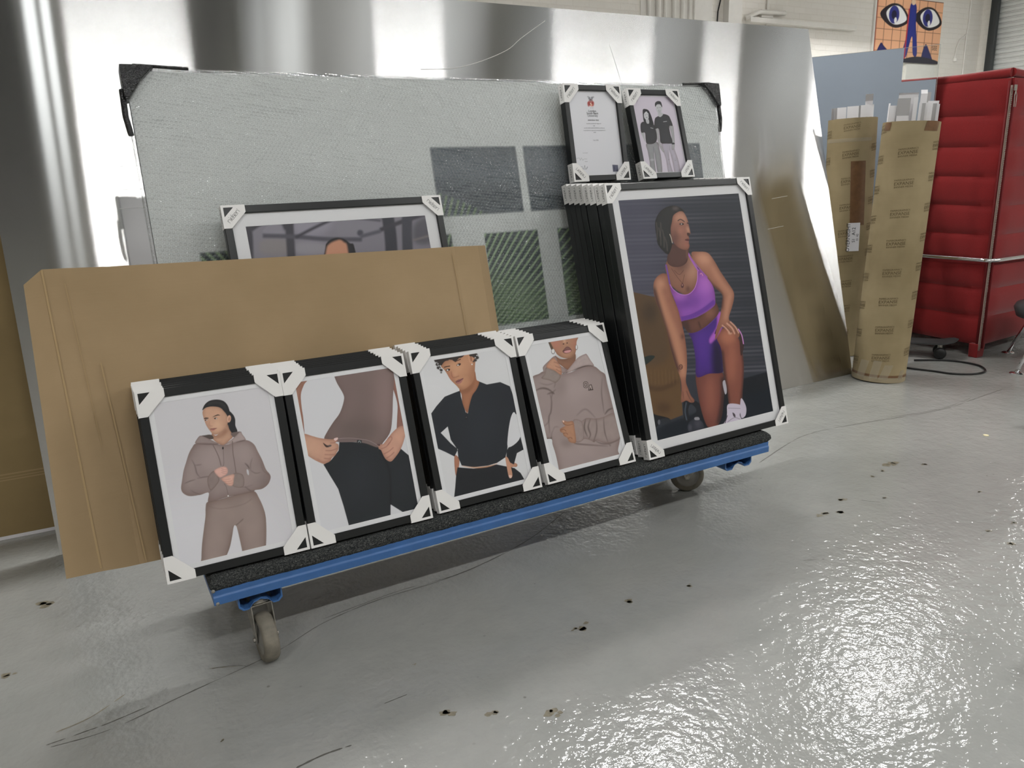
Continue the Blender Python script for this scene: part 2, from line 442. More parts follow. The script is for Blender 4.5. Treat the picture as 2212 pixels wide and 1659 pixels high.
# unseen glowing panels added overhead for bright bands in the metal sheet and fill
GLOW_MATS = {}
def add_glow_panel(i, x0, x1, y0, y1, e):
    if e not in GLOW_MATS: GLOW_MATS[e] = m_emit('daylight through roof sheet %g' % e, e, (.97, 1, 1, 1))
    o = empty('window_%d' % i, (0, 0, 0)); o['kind'] = 'structure'
    MB().box((x0, y0, ZC-.022), (x1, y1, ZC-.012)).build('roof_pane', GLOW_MATS[e], o)
    w = MB(); t = .03
    w.box((x0-t, y0-t, ZC-.03), (x1+t, y0, ZC-.001)); w.box((x0-t, y1, ZC-.03), (x1+t, y1+t, ZC-.001)); w.box((x0-t*.3, y0, ZC-.028), (x0, y1, ZC-.001)); w.box((x1, y0, ZC-.028), (x1+t*.3, y1, ZC-.001))
    w.build('window_frame', M['white_paint'], o)
YA, YB = -1.1, .25
BAND_PANELS = [(-.16, -.07, 5.0), (-.03, .035, 5.0), (.13, 1.02, 1.2), (1.55, 1.86, 1.3), (1.90, 2.08, 3.2), (2.11, 2.47, .55), (2.50, 3.14, 1.3), (3.17, 3.83, 1.7), (4.28, 5.15, 1.1), (5.17, 5.38, 1.3), (5.60, 6.0, 1.8), (6.02, 6.46, 1.5), (6.48, 6.80, 1.2), (7.45, 7.9, 1.3), (7.95, 9.6, 1.4)]
for i, (a, b, e) in enumerate(BAND_PANELS): add_glow_panel(i+1, a, b, YA, YB, e)
M['beam'] = simple('dark grey steel beam', rgb(66, 68, 70), .6)  # unseen dark bars added overhead to darken bands mirrored in the metal sheet
for i, (a, b) in enumerate(((-2.6, -.20), (1.05, 1.52), (3.86, 4.25), (5.42, 5.56), (6.84, 7.40))):
    o = MB().box((a, -5.9, ZC-.30), (b, 2.2, ZC-.004)).build('trim_%d' % (i+1), M['beam']); o['kind'] = 'structure'
# ------------------------------------------------------------------ picture frames
LET = {}   # hand drawn rounded lettering, strokes on an x-height of 1
def arc(cx, cy, r_, a0, a1, n=14): return [(cx+r_*math.cos(R(a0+(a1-a0)*i/n)), cy+r_*math.sin(R(a0+(a1-a0)*i/n))) for i in range(n+1)]
def nstrokes():
    S = []; x = 0
    def letter_n(x): return [[(x, 0), (x, 1)], arc(x+.42, .58, .42, 180, 0) + [(x+.84, 0)]]
    def letter_e(x): return [[(x+.02, .5), (x+.98, .5)] + arc(x+.5, .5, .48, 0, 310)]
    S += letter_n(0); S += [[(1.12, 0), (1.12, 1)], [(1.12, 1.25), (1.12, 1.45)]]
    S += letter_e(1.22); S += [[(2.14, 0), (2.14, 1.5)]]
    S += [arc(2.62, .74, .26, 30, 240, 10) + arc(2.62, .26, .26, 60, -150, 10)]
    S += letter_e(2.86); S += letter_n(3.98); S += [[(4.95, 1.05), (5.0, 1.25)]]
    return S
def ribbon(mb, pts, w, T, mi):
    """flat ribbon; T maps 2D -> 3D"""
    n = len(pts); L = []; Rr = []
    for i, p in enumerate(pts):
        a = pts[max(0, i-1)]; b = pts[min(n-1, i+1)]
        dx, dy = b[0]-a[0], b[1]-a[1]; d = math.hypot(dx, dy) or 1
        nx, ny = -dy/d*w/2, dx/d*w/2
        L.append(T(p[0]+nx, p[1]+ny)); Rr.append(T(p[0]-nx, p[1]-ny))
    mb.add(L+Rr, [(i, i+1, n+i+1, n+i) for i in range(n-1)], mi)

CA, CB, CO, CT = .063, .020, .0062, .0262   # protector side, end, hole offset, hole leg
def protector_mesh(D, lettered, name='corner_protector'):
    mb = MB(); t = .0011
    out = [(0, 0), (CA, 0), (CA, -CB), (CB, -CA), (0, -CA)]
    hole = [(CO, -CO), (CO+CT, -CO), (CO, -CO-CT)]
    fq = [(0, 1, 6, 5), (1, 2, 6), (2, 3, 7, 6), (3, 4, 7), (4, 0, 5, 7)]
    for y0 in (0.0, t):
        vs = [(x, y0, z) for x, z in out+hole]
        mb.add(vs, fq if y0 == 0 else [tuple(reversed(f)) for f in fq])
    for pl, sg in ((out, 1), (hole, -1)):
        n = len(pl); vs = [(x, 0, z) for x, z in pl]+[(x, t, z) for x, z in pl]
        mb.add(vs, [(i, (i+1) % n, n+(i+1) % n, n+i) for i in range(n)])
    mb.box((0, t, -t), (CA, D, 0)); mb.box((0, t, -CA), (t, D, -t))
    mb.prism(out, 'y', D-t, D)
    if lettered:
        S = nstrokes(); h = .0088; e = -.00025
        c = (CO+CO+CT+CA+CB)/2/2
        r2 = math.sqrt(.5); Lx = 5.0*h
        def T(px, py):
            u = px*h - Lx/2; v = py*h - h*.5
            return (c + u*r2 - v*r2, e, -c + u*r2 + v*r2)
        for s in S: ribbon(mb, s, .10, T, 1)
        hs = min(.0088, (D-.010)/1.5); Ls = 5.0*hs
        def T2(px, py): return (e, D*.5+hs*.6-py*hs, -(CA-Ls)/2 - px*hs)
        def T3(px, py): return ((CA-Ls)/2 + px*hs, D*.5-hs*.6+py*hs, -e)
        for s in S: ribbon(mb, s, .10, T2, 1); ribbon(mb, s, .10, T3, 1)
    me = mb.mesh(name, [M['card_white'], M['ink']])
    return me

def moulding_mesh(w, h, D, F=.0205, e=.0016):
    """mitred frame profile, slightly bevelled, x 0..w, z 0..h, y 0..D"""
    prof = [(0, D), (0, .0035), (.0012, .0022), (F-.0012, .0022), (F, .0035), (F, D*.42), (F-.006, D*.42), (F-.006, D)]
    mb = MB(); rings = []
    for o_, y in prof:
        o = o_+e; rings.append([(o, y, o), (w-o, y, o), (w-o, y, h-o), (o, y, h-o)])
    vs = [p for r_ in rings for p in r_]; fs = []; n = len(prof)
    for i in range(n):
        j = (i+1) % n
        for k in range(4):
            fs.append((i*4+k, i*4+(k+1) % 4, j*4+(k+1) % 4, j*4+k))
    mb.add(vs, fs); return mb.mesh('moulding', M['black_frame'])

def ring_mesh(name, x0, z0, x1, z1, wd, y, th, mat):
    mb = MB(); a = [(x0, z0), (x1, z0), (x1, z1), (x0, z1)]; b = [(x0+wd, z0+wd), (x1-wd, z0+wd), (x1-wd, z1-wd), (x0+wd, z1-wd)]
    vs = [(p[0], y, p[1]) for p in a+b]+[(p[0], y+th, p[1]) for p in a+b]
    fs = [(k, (k+1) % 4, 4+(k+1) % 4, 4+k) for k in range(4)]
    fs += [(8+k, 12+k, 12+(k+1) % 4, 8+(k+1) % 4) for k in range(4)]
    fs += [(4+k, 4+(k+1) % 4, 12+(k+1) % 4, 12+k) for k in range(4)]
    mb.add(vs, fs); return mb.mesh(name, mat)

class FrameKind:
    def __init__(s, w, h, D, matw, lettered, F=.0205):
        s.w, s.h, s.D, s.matw, s.F = w, h, D, matw, F
        s.mo = moulding_mesh(w, h, D-.0015, F)
        i = F+.0016-.004
        s.ma = ring_mesh('mount', i, i, w-i, h-i, matw+.004, D*.42-.0012, .0008, M['mat_white'])
        mb = MB().box((i, D*.42+.0008, i), (w-i, D-.003, h-i)); s.ba = mb.mesh('backing_board', M['backing'])
        mb = MB().add([(i, .0062, i), (w-i, .0062, i), (w-i, .0062, h-i), (i, .0062, h-i)], [(0, 1, 2, 3)]); s.gl = mb.mesh('glazing', M['glass'])
        s.pr = protector_mesh(D, lettered)
    def root(s, X, Y, Z, th, ph, label, group=None, front=True):
        r_ = empty('picture_frame', (X, Y, Z), (-R(th), 0, R(ph)), label, 'picture frame', group)
        place(s.mo, 'moulding', r_)
        place(s.ba, 'backing_board', r_)
        if front:
            place(s.ma, 'mount', r_); place(s.gl, 'glazing', r_)
        for (cx, cz, k) in ((0, s.h, 0), (s.w, s.h, 1), (s.w, 0, 2), (0, 0, 3)):
            place(s.pr, 'corner_protector', r_, loc=(cx, 0, cz), rot=(0, k*PI/2, 0))
        return r_
def copy_tree(o, parent=None):
    c = o.copy(); COL.objects.link(c)
    if parent is not None: c.parent = parent
    for ch in list(o.children): copy_tree(ch, c)
    return c
ORD = ['', 'second', 'third', 'fourth', 'fifth', 'sixth', 'seventh', 'eighth', 'ninth']
def stack(kind, X, Y, Z, th, ph, n, frontlabel, what, group):
    """front frame plus n-1 more leaning behind it"""
    root = kind.root(X, Y, Z, th, ph, frontlabel, None, True)
    step = (kind.D+.0004)/math.cos(R(th))
    first = None
    for i in range(1, n):
        jit = random.uniform(-.0017, .0017)
        yy = Y + i*step
        lab = '%s black frame behind %s' % ({1: 'first'}.get(i, ORD[i-1] if i > 1 else '') if i < n-1 else 'rearmost', what)
        if i == 1:
            first = kind.root(X+jit, yy, Z, th, ph, lab, group, False)
        else:
            c = copy_tree(first); c.location = (X+jit, yy, Z); c['label'] = lab
    return root

KF = FrameKind(.3315, .4545, .019, .012, False)
KL = FrameKind(.6364, .8834, .0295, .031, True)
KB = FrameKind(.650, .872, .028, .036, True)
KC = FrameKind(.243, .330, .030, .004, True, F=.019)

ZB = .275
FR = {}
FR['p1'] = stack(KF, .0628, 1.8013, ZB, 16.64, -1.2, 6, 'black framed print of a woman in a taupe hoodie and leggings, hands clasped', 'the full-length taupe hoodie print, counted from it', 'frames stacked behind the taupe hoodie and leggings print')
FR['p2'] = stack(KF, .3980, 1.7935, ZB, 18.11, -.58, 6, 'black framed close-up print of a waist, brown top and black leggings', 'the waist close-up print, counted from it', 'frames stacked behind the waist close-up print')
FR['p3'] = stack(KF, .7547, 1.8035, ZB, 18.85, .23, 6, 'black framed print of a curly-haired woman in a dark navy zip top', 'the navy zip top print, counted from it', 'frames stacked behind the navy zip top print')
FR['p4'] = stack(KF, 1.1090, 1.8086, ZB, 21.6, 1.04, 6, 'black framed print of a taupe hoodie with two dark outlined letters, face cropped', 'the cropped-face hoodie print, counted from it', 'frames stacked behind the cropped-face hoodie print')
FR['p5'] = stack(KL, 1.4794, 1.7949, ZB+.001, 15.35, .79, 8, 'large black framed print of an athlete in a purple sports outfit, kneeling', 'the large purple athlete print, counted from it', 'large frames stacked behind the purple athlete print')
FR['p6'] = KC.root(1.5200, 2.2600, 1.1335, 11.3, .35, 'small black framed certificate with a red crest, standing on the large frames')
FR['p7'] = KC.root(1.8000, 2.2370, 1.1345, 17.7, .70, 'small black framed monochrome photo of a couple, standing on the large frames')
FR['p8'] = KB.root(.3600, 1.9780, ZB, 16.15, 1.2, 'large black framed print half hidden behind the tan cardboard')

# measured outer corners of each frame's face (TL,TR,BR,BL) used only to transfer the artwork's proportions
QUAD = dict(p1=[(294.1,844.8),(604.2,802.4),(670.9,1185.6),(357.1,1264.6)], p2=[(605.7,801.5),(869.7,764.8),(936.5,1119.1),(671.8,1185.6)],
            p3=[(883.6,759.1),(1106.9,727.3),(1171.1,1050.6),(949.6,1110.4)], p4=[(1114.1,724.8),(1301.3,697.4),(1372.7,996.6),(1185.6,1048.2)],
            p5=[(1304.9,397.1),(1617.6,379),(1703.7,914.5),(1404.2,995)], p6=[(1215.8,184),(1339.5,189.2),(1363.9,393.6),(1241.5,397.9)],
            p7=[(1355.8,196.1),(1464.9,197.8),(1503.5,387.1),(1391,392.3)])
KIND = dict(p1=KF, p2=KF, p3=KF, p4=KF, p5=KL, p6=KC, p7=KC, p8=KB)
# ------------------------------------------------------------------ printed artwork (flat pigment on paper)
KP = 1.15
def pc(c): return np.array([lin(x) for x in c], np.float32)*KP
def smooth_pts(P, n=5, closed=True):
    P = [np.array(p, float) for p in P]; N = len(P); out = []
    for i in range(N if closed else N-1):
        p0 = P[i-1] if closed or i > 0 else P[i]; p1 = P[i]; p2 = P[(i+1) % N]; p3 = P[(i+2) % N] if closed or i+2 < N else P[(i+1) % N]
        for k in range(n):
            t = k/n; out.append(.5*((2*p1)+(-p0+p2)*t+(2*p0-5*p1+4*p2-p3)*t*t+(-p0+3*p1-3*p2+p3)*t**3))
    if not closed: out.append(P[-1])
    return out
def homog(src, dst):
    A = []
    for (x, y), (u, v) in zip(src, dst):
        A.append([x, y, 1, 0, 0, 0, -u*x, -u*y, -u]); A.append([0, 0, 0, x, y, 1, -v*x, -v*y, -v])
    return np.linalg.svd(np.array(A, float))[2][-1].reshape(3, 3)
def boxblur(m, r):
    n_ = 2 if r >= 2 else 1; r = int(max(1, round(r)))
    for _ in range(n_):
        for ax in (0, 1):
            p = np.concatenate([np.repeat(np.take(m, [0], ax), r+1, ax), m, np.repeat(np.take(m, [-1], ax), r, ax)], ax)
            c = np.cumsum(p, ax); n = m.shape[ax]
            a = np.take(c, range(2*r+1, 2*r+1+n), ax); b = np.take(c, range(0, n), ax)
            m = (a-b)/(2*r+1)
    return m
class Art:
    def __init__(s, x0, z0, x1, z1, res, quad=None, w=1, h=1, bg=(215, 215, 218)):
        s.x0, s.z0, s.x1, s.z1 = x0, z0, x1, z1
        s.W = int(round((x1-x0)/res))+1; s.H = int(round((z1-z0)/res))+1
        s.img = np.ones((s.H, s.W, 3), np.float32)*pc(bg)
        s.Hm = homog(quad, [(0, h), (w, h), (w, 0), (0, 0)]) if quad else None
        s.ox = s.oy = 0; s.sc = 1
        s.ppx = None
    def view(s, ox, oy, sc): s.ox, s.oy, s.sc = ox, oy, sc; return s
    def T(s, P):
        P = np.array([(p[0], p[1]) for p in P], float)
        if s.Hm is not None:
            q = np.column_stack([s.ox+P[:, 0]/s.sc, s.oy+P[:, 1]/s.sc, np.ones(len(P))]) @ s.Hm.T
            X = q[:, 0]/q[:, 2]; Z = q[:, 1]/q[:, 2]
        else: X, Z = P[:, 0], P[:, 1]
        return np.column_stack([(X-s.x0)/(s.x1-s.x0)*(s.W-1), (s.z1-Z)/(s.z1-s.z0)*(s.H-1)])
    def unit(s, p=(0, 0)):
        """grid cells per view unit near p"""
        a = s.T([p, (p[0]+1, p[1]), (p[0], p[1]+1)]); return .5*(np.linalg.norm(a[1]-a[0])+np.linalg.norm(a[2]-a[0]))
    def raster(s, G):
        m = np.zeros((s.H, s.W), np.float32)
        x0, y0 = G[:, 0], G[:, 1]; x1, y1 = np.roll(x0, -1), np.roll(y0, -1)
        lo = max(0, int(math.floor(y0.min()))); hi = min(s.H-1, int(math.ceil(y0.max())))
        SS = 3; xs = np.arange(s.W)
        for r_ in range(lo, hi+1):
            row = m[r_]
            for k in range(SS):
                y = r_-.5+(k+.5)/SS
                sel = ((y0 <= y) & (y1 > y)) | ((y1 <= y) & (y0 > y))
                if not sel.any(): continue
                xx = np.sort(x0[sel]+(y-y0[sel])*(x1[sel]-x0[sel])/(y1[sel]-y0[sel]))
                for a, b in zip(xx[::2], xx[1::2]):
                    i0 = max(0, int(a)-1); i1 = min(s.W, int(b)+3)
                    if i1 > i0: row[i0:i1] += np.clip(np.minimum(xs[i0:i1]+.5, b)-np.maximum(xs[i0:i1]-.5, a), 0, 1)/SS
        return np.clip(m, 0, 1)
    def apply(s, m, c, a=1, clip=None, soft=0):
        if soft: m = boxblur(m, soft)
        if clip is not None: m = m*clip
        m = (m*a)[..., None]; s.img = s.img*(1-m)+pc(c)*m
    def poly(s, P, c=None, soft=0, a=1, sm=True, clip=None):
        if sm: P = smooth_pts(P)
        m = s.raster(s.T(P))
        if c is not None:
            s.apply(m, c, a, clip, soft)
            if sm and not soft and clip is None and a == 1 and min(c) < 185:      # printed modelling: forms turn darker towards their outline
                G = s.T(P); d = min(np.ptp(G[:, 0]), np.ptp(G[:, 1]))
                if d > 14:
                    B = boxblur(m, min(13, max(2, d*.085))); e = np.clip((1-B)*1.9, 0, 1)*m*.34
                    s.img = s.img*(1-e[..., None]*np.array([.8, 1.0, 1.05], np.float32))
                    n_ = boxblur(rng.random(m.shape).astype(np.float32), max(2, d*.05)); n_ = (n_-.5)/(n_.std()+1e-6)*.022
                    s.img = s.img*(1+(n_*m)[..., None])
        return m
    def line(s, P, wd, c, soft=0, a=1, sm=True, clip=None, taper=False):
        if sm and len(P) > 2: P = smooth_pts(P, 5, False)
        n = len(P); L = []; Q = []
        for i in range(n):
            p = np.array(P[i], float); d = np.array(P[min(i+1, n-1)], float)-np.array(P[max(i-1, 0)], float); d /= (np.linalg.norm(d)+1e-9)
            ww = wd/2*((.25+.75*math.sin(PI*i/(n-1))) if taper else 1); nn = np.array([-d[1], d[0]])*ww
            L.append(p+nn); Q.append(p-nn)
        m = s.raster(s.T(L+Q[::-1])); s.apply(m, c, min(1, a*1.15), clip, soft*.5); return m
    def ell(s, cx, cy, rx, ry, c, rot=0, soft=0, a=1, clip=None):
        cr, sr = math.cos(R(rot)), math.sin(R(rot)); P = []
        for k in range(28):
            t = 2*PI*k/28; x, y = rx*math.cos(t), ry*math.sin(t); P.append((cx+x*cr-y*sr, cy+x*sr+y*cr))
        return s.poly(P, c, soft, a, False, clip)
    def mesh(s, name, y=0.0, mat=None, disp=None):
        H, W = s.H, s.W
        X = np.linspace(s.x0, s.x1, W); Z = np.linspace(s.z1, s.z0, H); XX, ZZ = np.meshgrid(X, Z)
        co = np.zeros((H*W, 3), np.float32); co[:, 0] = XX.ravel(); co[:, 1] = y; co[:, 2] = ZZ.ravel()
        idx = np.arange(H*W, dtype=np.int32).reshape(H, W)
        q = np.stack([idx[1:, :-1], idx[1:, 1:], idx[:-1, 1:], idx[:-1, :-1]], -1).reshape(-1, 4)
        me = bpy.data.meshes.new(name); me.vertices.add(H*W); me.vertices.foreach_set('co', co.ravel())
        me.loops.add(q.size); me.loops.foreach_set('vertex_index', q.ravel())
        me.polygons.add(len(q)); me.polygons.foreach_set('loop_start', np.arange(0, q.size, 4, dtype=np.int32)); me.polygons.foreach_set('loop_total', np.full(len(q), 4, np.int32))
        ca = me.color_attributes.new('Col', 'BYTE_COLOR', 'POINT')
        im = np.ones((H*W, 4), np.float32); im[:, :3] = np.clip(s.img.reshape(-1, 3), 0, .92); ca.data.foreach_set('color', im.ravel())
        me.materials.append(mat or M['print']); me.update(calc_edges=True); me.validate()
        return me

def art_for(key, bg, res):
    k = KIND[key]; i = k.F+.0016+k.matw-.002
    return Art(i, i, k.w-i, k.h-i, res, QUAD[key], k.w, k.h, bg)
def put(key, A):
    k = KIND[key]; place(A.mesh('print', k.D*.42-.0001), 'print', FR[key])

TP = (160, 144, 141)      # taupe cloth
TPD = (98, 84, 81); TPL = (180, 164, 161)
# ---- print 1: woman in taupe hoodie
def print1():
    A = art_for('p1', (214, 212, 216), .001); V = A.view(260, 820, 3.607)
    A.ell(700, 1250, 560, 400, (222, 221, 226), soft=60)
    A.poly([(850,240),(885,262),(903,300),(905,350),(920,396),(885,405),(855,398),(840,330)], (44,45,49))
    hair = A.poly([(650,232),(668,190),(705,160),(760,150),(812,160),(845,192),(862,240),(868,275),(840,290),(820,250),(790,215),(730,205),(680,212)], (44,44,47))
    A.line([(690,190),(740,172),(800,180),(835,215)], 8, (66,64,64), 3, .6, clip=hair)
    neck = A.poly([(722,410),(760,425),(835,340),(858,380),(885,430),(860,462),(812,500),(770,488),(728,452)], (198,158,134))
    A.poly([(725,412),(770,428),(830,372),(845,400),(790,440),(745,445)], (164,120,98), soft=3, a=.8, clip=neck)
    face = A.poly([(652,243),(672,216),(720,203),(780,210),(815,238),(838,268),(850,300),(842,340),(822,372),(790,402),(755,420),(728,414),(706,388),(682,352),(668,318),(656,280)], (214,172,146))
    A.ell(775, 345, 40, 30, (226,190,160), soft=5, a=.7, clip=face); A.ell(690, 330, 14, 50, (196,152,132), soft=4, a=.6, clip=face)
    A.ell(820, 330, 22, 40, (196,150,126), soft=6, a=.6, clip=face)
    A.ell(856, 298, 15, 28, (222,180,156), rot=8); A.ell(858, 300, 7, 16, (190,140,118), rot=8, soft=1)
    A.poly([(660,297),(672,288),(695,289),(696,296),(672,298)], (58,46,44))
    A.poly([(728,284),(752,270),(772,264),(788,272),(770,272),(750,278)], (58,46,44))
    A.ell(679, 307, 12, 5, (70,54,52)); A.ell(684, 308, 5, 3.5, (224,214,212))
    A.ell(752, 294, 13, 6, (92,70,66)); A.ell(758, 295, 5, 3.5, (230,220,216)); A.ell(747, 294, 4, 5, (40,30,30))
    A.line([(705,315),(702,340),(712,352),(728,352)], 4, (180,132,112), 1, .8)
    A.poly([(708,374),(726,371),(762,368),(748,377),(728,382),(712,380)], (150,96,90)); A.poly([(712,382),(740,380),(752,376),(738,388),(720,390)], (196,138,126))
    # hood
    A.poly([(628,432),(660,424),(715,420),(735,448),(700,455),(660,440)], (92,80,76))
    A.poly([(868,412),(900,400),(940,396),(950,404),(920,430),(890,440)], (120,106,102))
    h1 = A.poly([(590,478),(618,436),(640,428),(690,448),(735,470),(775,492),(730,492),(660,486),(604,488)], TP)
    h2 = A.poly([(812,500),(868,462),(905,432),(942,398),(960,420),(984,460),(940,470),(900,482),(850,490)], TPL)
    body = A.poly([(602,486),(565,520),(538,570),(518,630),(496,700),(482,780),(474,838),(490,875),(540,898),(625,888),(690,872),(684,944),(740,935),(840,905),(940,885),(1040,862),(1055,852),(1110,842),(1155,808),(1176,760),(1170,728),(1140,690),(1110,615),(1078,552),(1045,492),(985,462),(900,480),(812,500),(730,490)], TP)
    A.ell(720, 600, 90, 110, TPL, soft=14, a=.6, clip=body); A.ell(960, 560, 70, 90, TPL, soft=14, a=.55, clip=body)
    A.ell(540, 720, 36, 110, TPL, soft=10, a=.5, clip=body, rot=8); A.ell(1110, 770, 40, 40, TPD, soft=10, a=.5, clip=body)
    for L_, w_, a_ in (([(600,488),(660,492),(740,494),(800,500)], 7, .75), ([(560,610),(585,660),(600,720),(625,750)], 9, .6), ([(585,655),(610,655),(640,650)], 5, .7), ([(500,800),(545,780),(590,768)], 6, .8), ([(600,760),(660,748),(740,740)], 7, .65), ([(548,850),(580,870),(632,888)], 5, .6),
                       ([(975,640),(1000,665),(1012,690)], 10, .75), ([(1015,695),(1060,720),(1100,712)], 6, .6), ([(970,820),(1020,858),(1055,855)], 7, .6), ([(1035,600),(1020,650),(1022,700)], 6, .5), ([(690,872),(740,820),(775,768)], 5, .7), ([(890,790),(960,830),(1040,810)], 5, .45), ([(905,480),(950,470),(985,462)], 6, .8), ([(1100,640),(1120,700),(1172,740)], 5, .4)):
        A.line(L_, w_, TPD, 2, a_, clip=None, taper=True)
    A.poly([(990,690),(1005,700),(1006,735),(992,720)], (206,204,208))
    A.line([(806,505),(812,640),(800,665)], 3, TPD, 0, .8); A.line([(812,800),(830,830),(845,900)], 3, TPD, 0, .8)
    A.line([(722,488),(750,540),(775,600),(790,662)], 7, (128,112,108)); A.line([(880,468),(884,560),(896,640),(906,718)], 7, (128,112,108))
    A.poly([(800,516),(812,516),(812,532),(800,532)], (20,20,22), sm=False)
    # cuffs and hands
    A.poly([(682,760),(735,700),(775,765),(745,820),(700,850)], (150,134,130)); A.poly([(885,724),(960,734),(962,826),(880,818)], (152,137,132))
    hand = A.poly([(735,704),(762,680),(800,668),(828,670),(842,690),(838,722),(800,748),(772,750)], (226,184,172))
    for y_ in (690, 705, 720): A.line([(790,y_-8),(812,y_),(832,y_+2)], 3, (186,130,118), 0, .7)
    A.poly([(788,765),(812,748),(850,735),(892,728),(888,770),(880,812),(850,818),(815,790)], (224,182,166))
    for (x_, y_) in ((812,768),(822,784),(836,800)): A.line([(x_-20,y_-4),(x_+20,y_),(x_+52,y_-6)], 3, (184,130,116), 0, .7)
    # leggings
    leg = A.poly([(680,945),(760,930),(860,902),(950,880),(1045,860),(1085,915),(1118,990),(1136,1060),(1141,1150),(1140,1240),(1136,1330),(1130,1420),(960,1420),(950,1340),(930,1240),(912,1160),(900,1132),(884,1140),(870,1220),(850,1310),(815,1400),(800,1480),(628,1480),(625,1390),(632,1280),(648,1160),(662,1060),(665,985)], (160,143,137))
    A.line([(672,962),(720,990),(790,998),(880,985),(970,960),(1030,920)], 6, (136,118,112), 2, .6, clip=leg)
    A.ell(740, 1200, 50, 200, (172,154,148), soft=18, a=.6, clip=leg, rot=8); A.ell(1040, 1150, 50, 180, (170,152,146), soft=18, a=.55, clip=leg, rot=-4)
    A.line([(1136,1000),(1142,1150),(1138,1330)], 18, (126,110,104), 6, .5, clip=leg); A.line([(660,1000),(640,1200),(628,1400)], 16, (128,112,106), 6, .5, clip=leg)
    A.line([(880,1140),(905,1128),(960,1080)], 7, (112,96,90), 2, .7, clip=leg); A.line([(884,1140),(860,1260),(815,1400)], 9, (120,104,98), 3, .6, clip=leg)
    A.line([(684,945),(760,930),(860,902),(950,882),(1045,862)], 4, (118,102,97), 1, .8)
    A.ell(843, 897, 5, 6, (235,232,230))
    put('p1', A)
# ---- print 2: waist
def print2():
    A = art_for('p2', (217, 217, 221), .001); A.view(590, 740, 3.457)
    sk = (186,140,122)
    A.poly([(100,230),(268,255),(240,310),(216,380),(220,470),(232,560),(240,680),(238,790),(160,800),(100,500)], (170,126,108))
    A.poly([(905,240),(930,300),(960,420),(985,540),(996,640),(960,780),(930,690),(932,560),(935,470),(920,400),(900,330)], (150,108,96))
    leg = A.poly([(500,736),(600,738),(700,745),(790,775),(850,790),(960,790),(1025,845),(1060,1000),(1090,1180),(1120,1240),(1180,1420),(1060,1420),(990,1278),(885,1210),(885,1330),(885,1500),(600,1500),(570,1370),(530,1220),(490,1090),(430,990),(380,905),(440,870),(495,800)], (39,43,48), sm=False)
    A.poly([(884,1212),(992,1278),(1000,1330),(884,1340)], (217,217,221), sm=False)
    A.line([(800,800),(850,890),(880,1000),(884,1210)], 14, (24,26,30), 5, .8, clip=leg)
    A.ell(650, 1010, 110, 200, (47,51,58), soft=26, a=.6, clip=leg); A.ell(960, 1000, 60, 150, (44,48,55), soft=20, a=.5, clip=leg)
    top = A.poly([(448,190),(480,290),(530,380),(535,430),(505,520),(455,590),(410,660),(388,712),(440,718),(500,738),(620,738),(700,750),(790,780),(830,740),(880,665),(895,560),(900,420),(905,330),(912,200),(905,120),(440,120)], (134,116,112))
    A.ell(640, 640, 190, 90, (104,90,85), soft=22, a=.75, clip=top); A.ell(560, 330, 60, 160, (126,106,104), soft=18, a=.6, clip=top)
    A.ell(830, 420, 60, 230, (152,128,126), soft=20, a=.8, clip=top); A.ell(690, 420, 60, 250, (118,100,97), soft=22, a=.6, clip=top)
    A.poly([(500,708),(600,712),(700,722),(780,756),(785,776),(700,748),(600,738),(500,740)], (124,108,106), clip=top)
    A.line([(492,712),(570,708),(640,714),(720,728),(790,765)], 3, (170,152,150), 0, .8)
    A.poly([(633,722),(668,725),(666,750),(631,748)], (46,48,52), sm=False)
    A.line([(640,742),(648,730),(652,730),(660,744)], 4, (170,180,178), sm=False)
    h = A.poly([(232,676),(300,692),(350,706),(420,716),(455,716),(486,704),(488,722),(470,742),(492,755),(494,790),(480,815),(470,835),(445,855),(430,880),(400,895),(378,900),(300,862),(245,815),(236,740)], (206,162,140))
    A.ell(300, 770, 50, 50, (214,174,148), soft=12, a=.7, clip=h); A.line([(330,860),(380,888),(440,872)], 8, (176,126,112), 3, .6, clip=h)
    A.poly([(378,742),(410,762),(432,760),(430,772),(400,775)], (70,54,50)); A.poly([(418,760),(440,758),(438,770),(420,772)], (98,88,88))
    for q in ([(395,800),(440,800),(486,785)], [(390,830),(430,832),(468,830)], [(385,858),(420,862),(440,856)], [(430,745),(470,740),(490,722)]): A.line(q, 5, (160,108,96), 1, .8, clip=None)
    A.poly([(460,712),(486,704),(488,716),(470,728)], (238,206,204))
    g = A.poly([(905,660),(960,620),(998,640),(985,720),(955,800),(905,870),(880,886),(850,870),(830,840),(812,800),(795,790),(792,772),(780,758),(810,756),(830,752),(860,715)], (206,160,140))
    A.poly([(781,756),(806,757),(800,768),(790,766)], (90,70,72))
    for q in ([(880,740),(850,775),(812,790)], [(905,780),(870,810),(830,830)], [(910,815),(885,840),(850,862)], [(860,715),(885,700),(892,720),(860,765)]): A.line(q, 5, (158,106,94), 1, .8)
    A.ell(950, 700, 24, 50, (216,172,148), soft=8, a=.6, clip=g)
    put('p2', A)
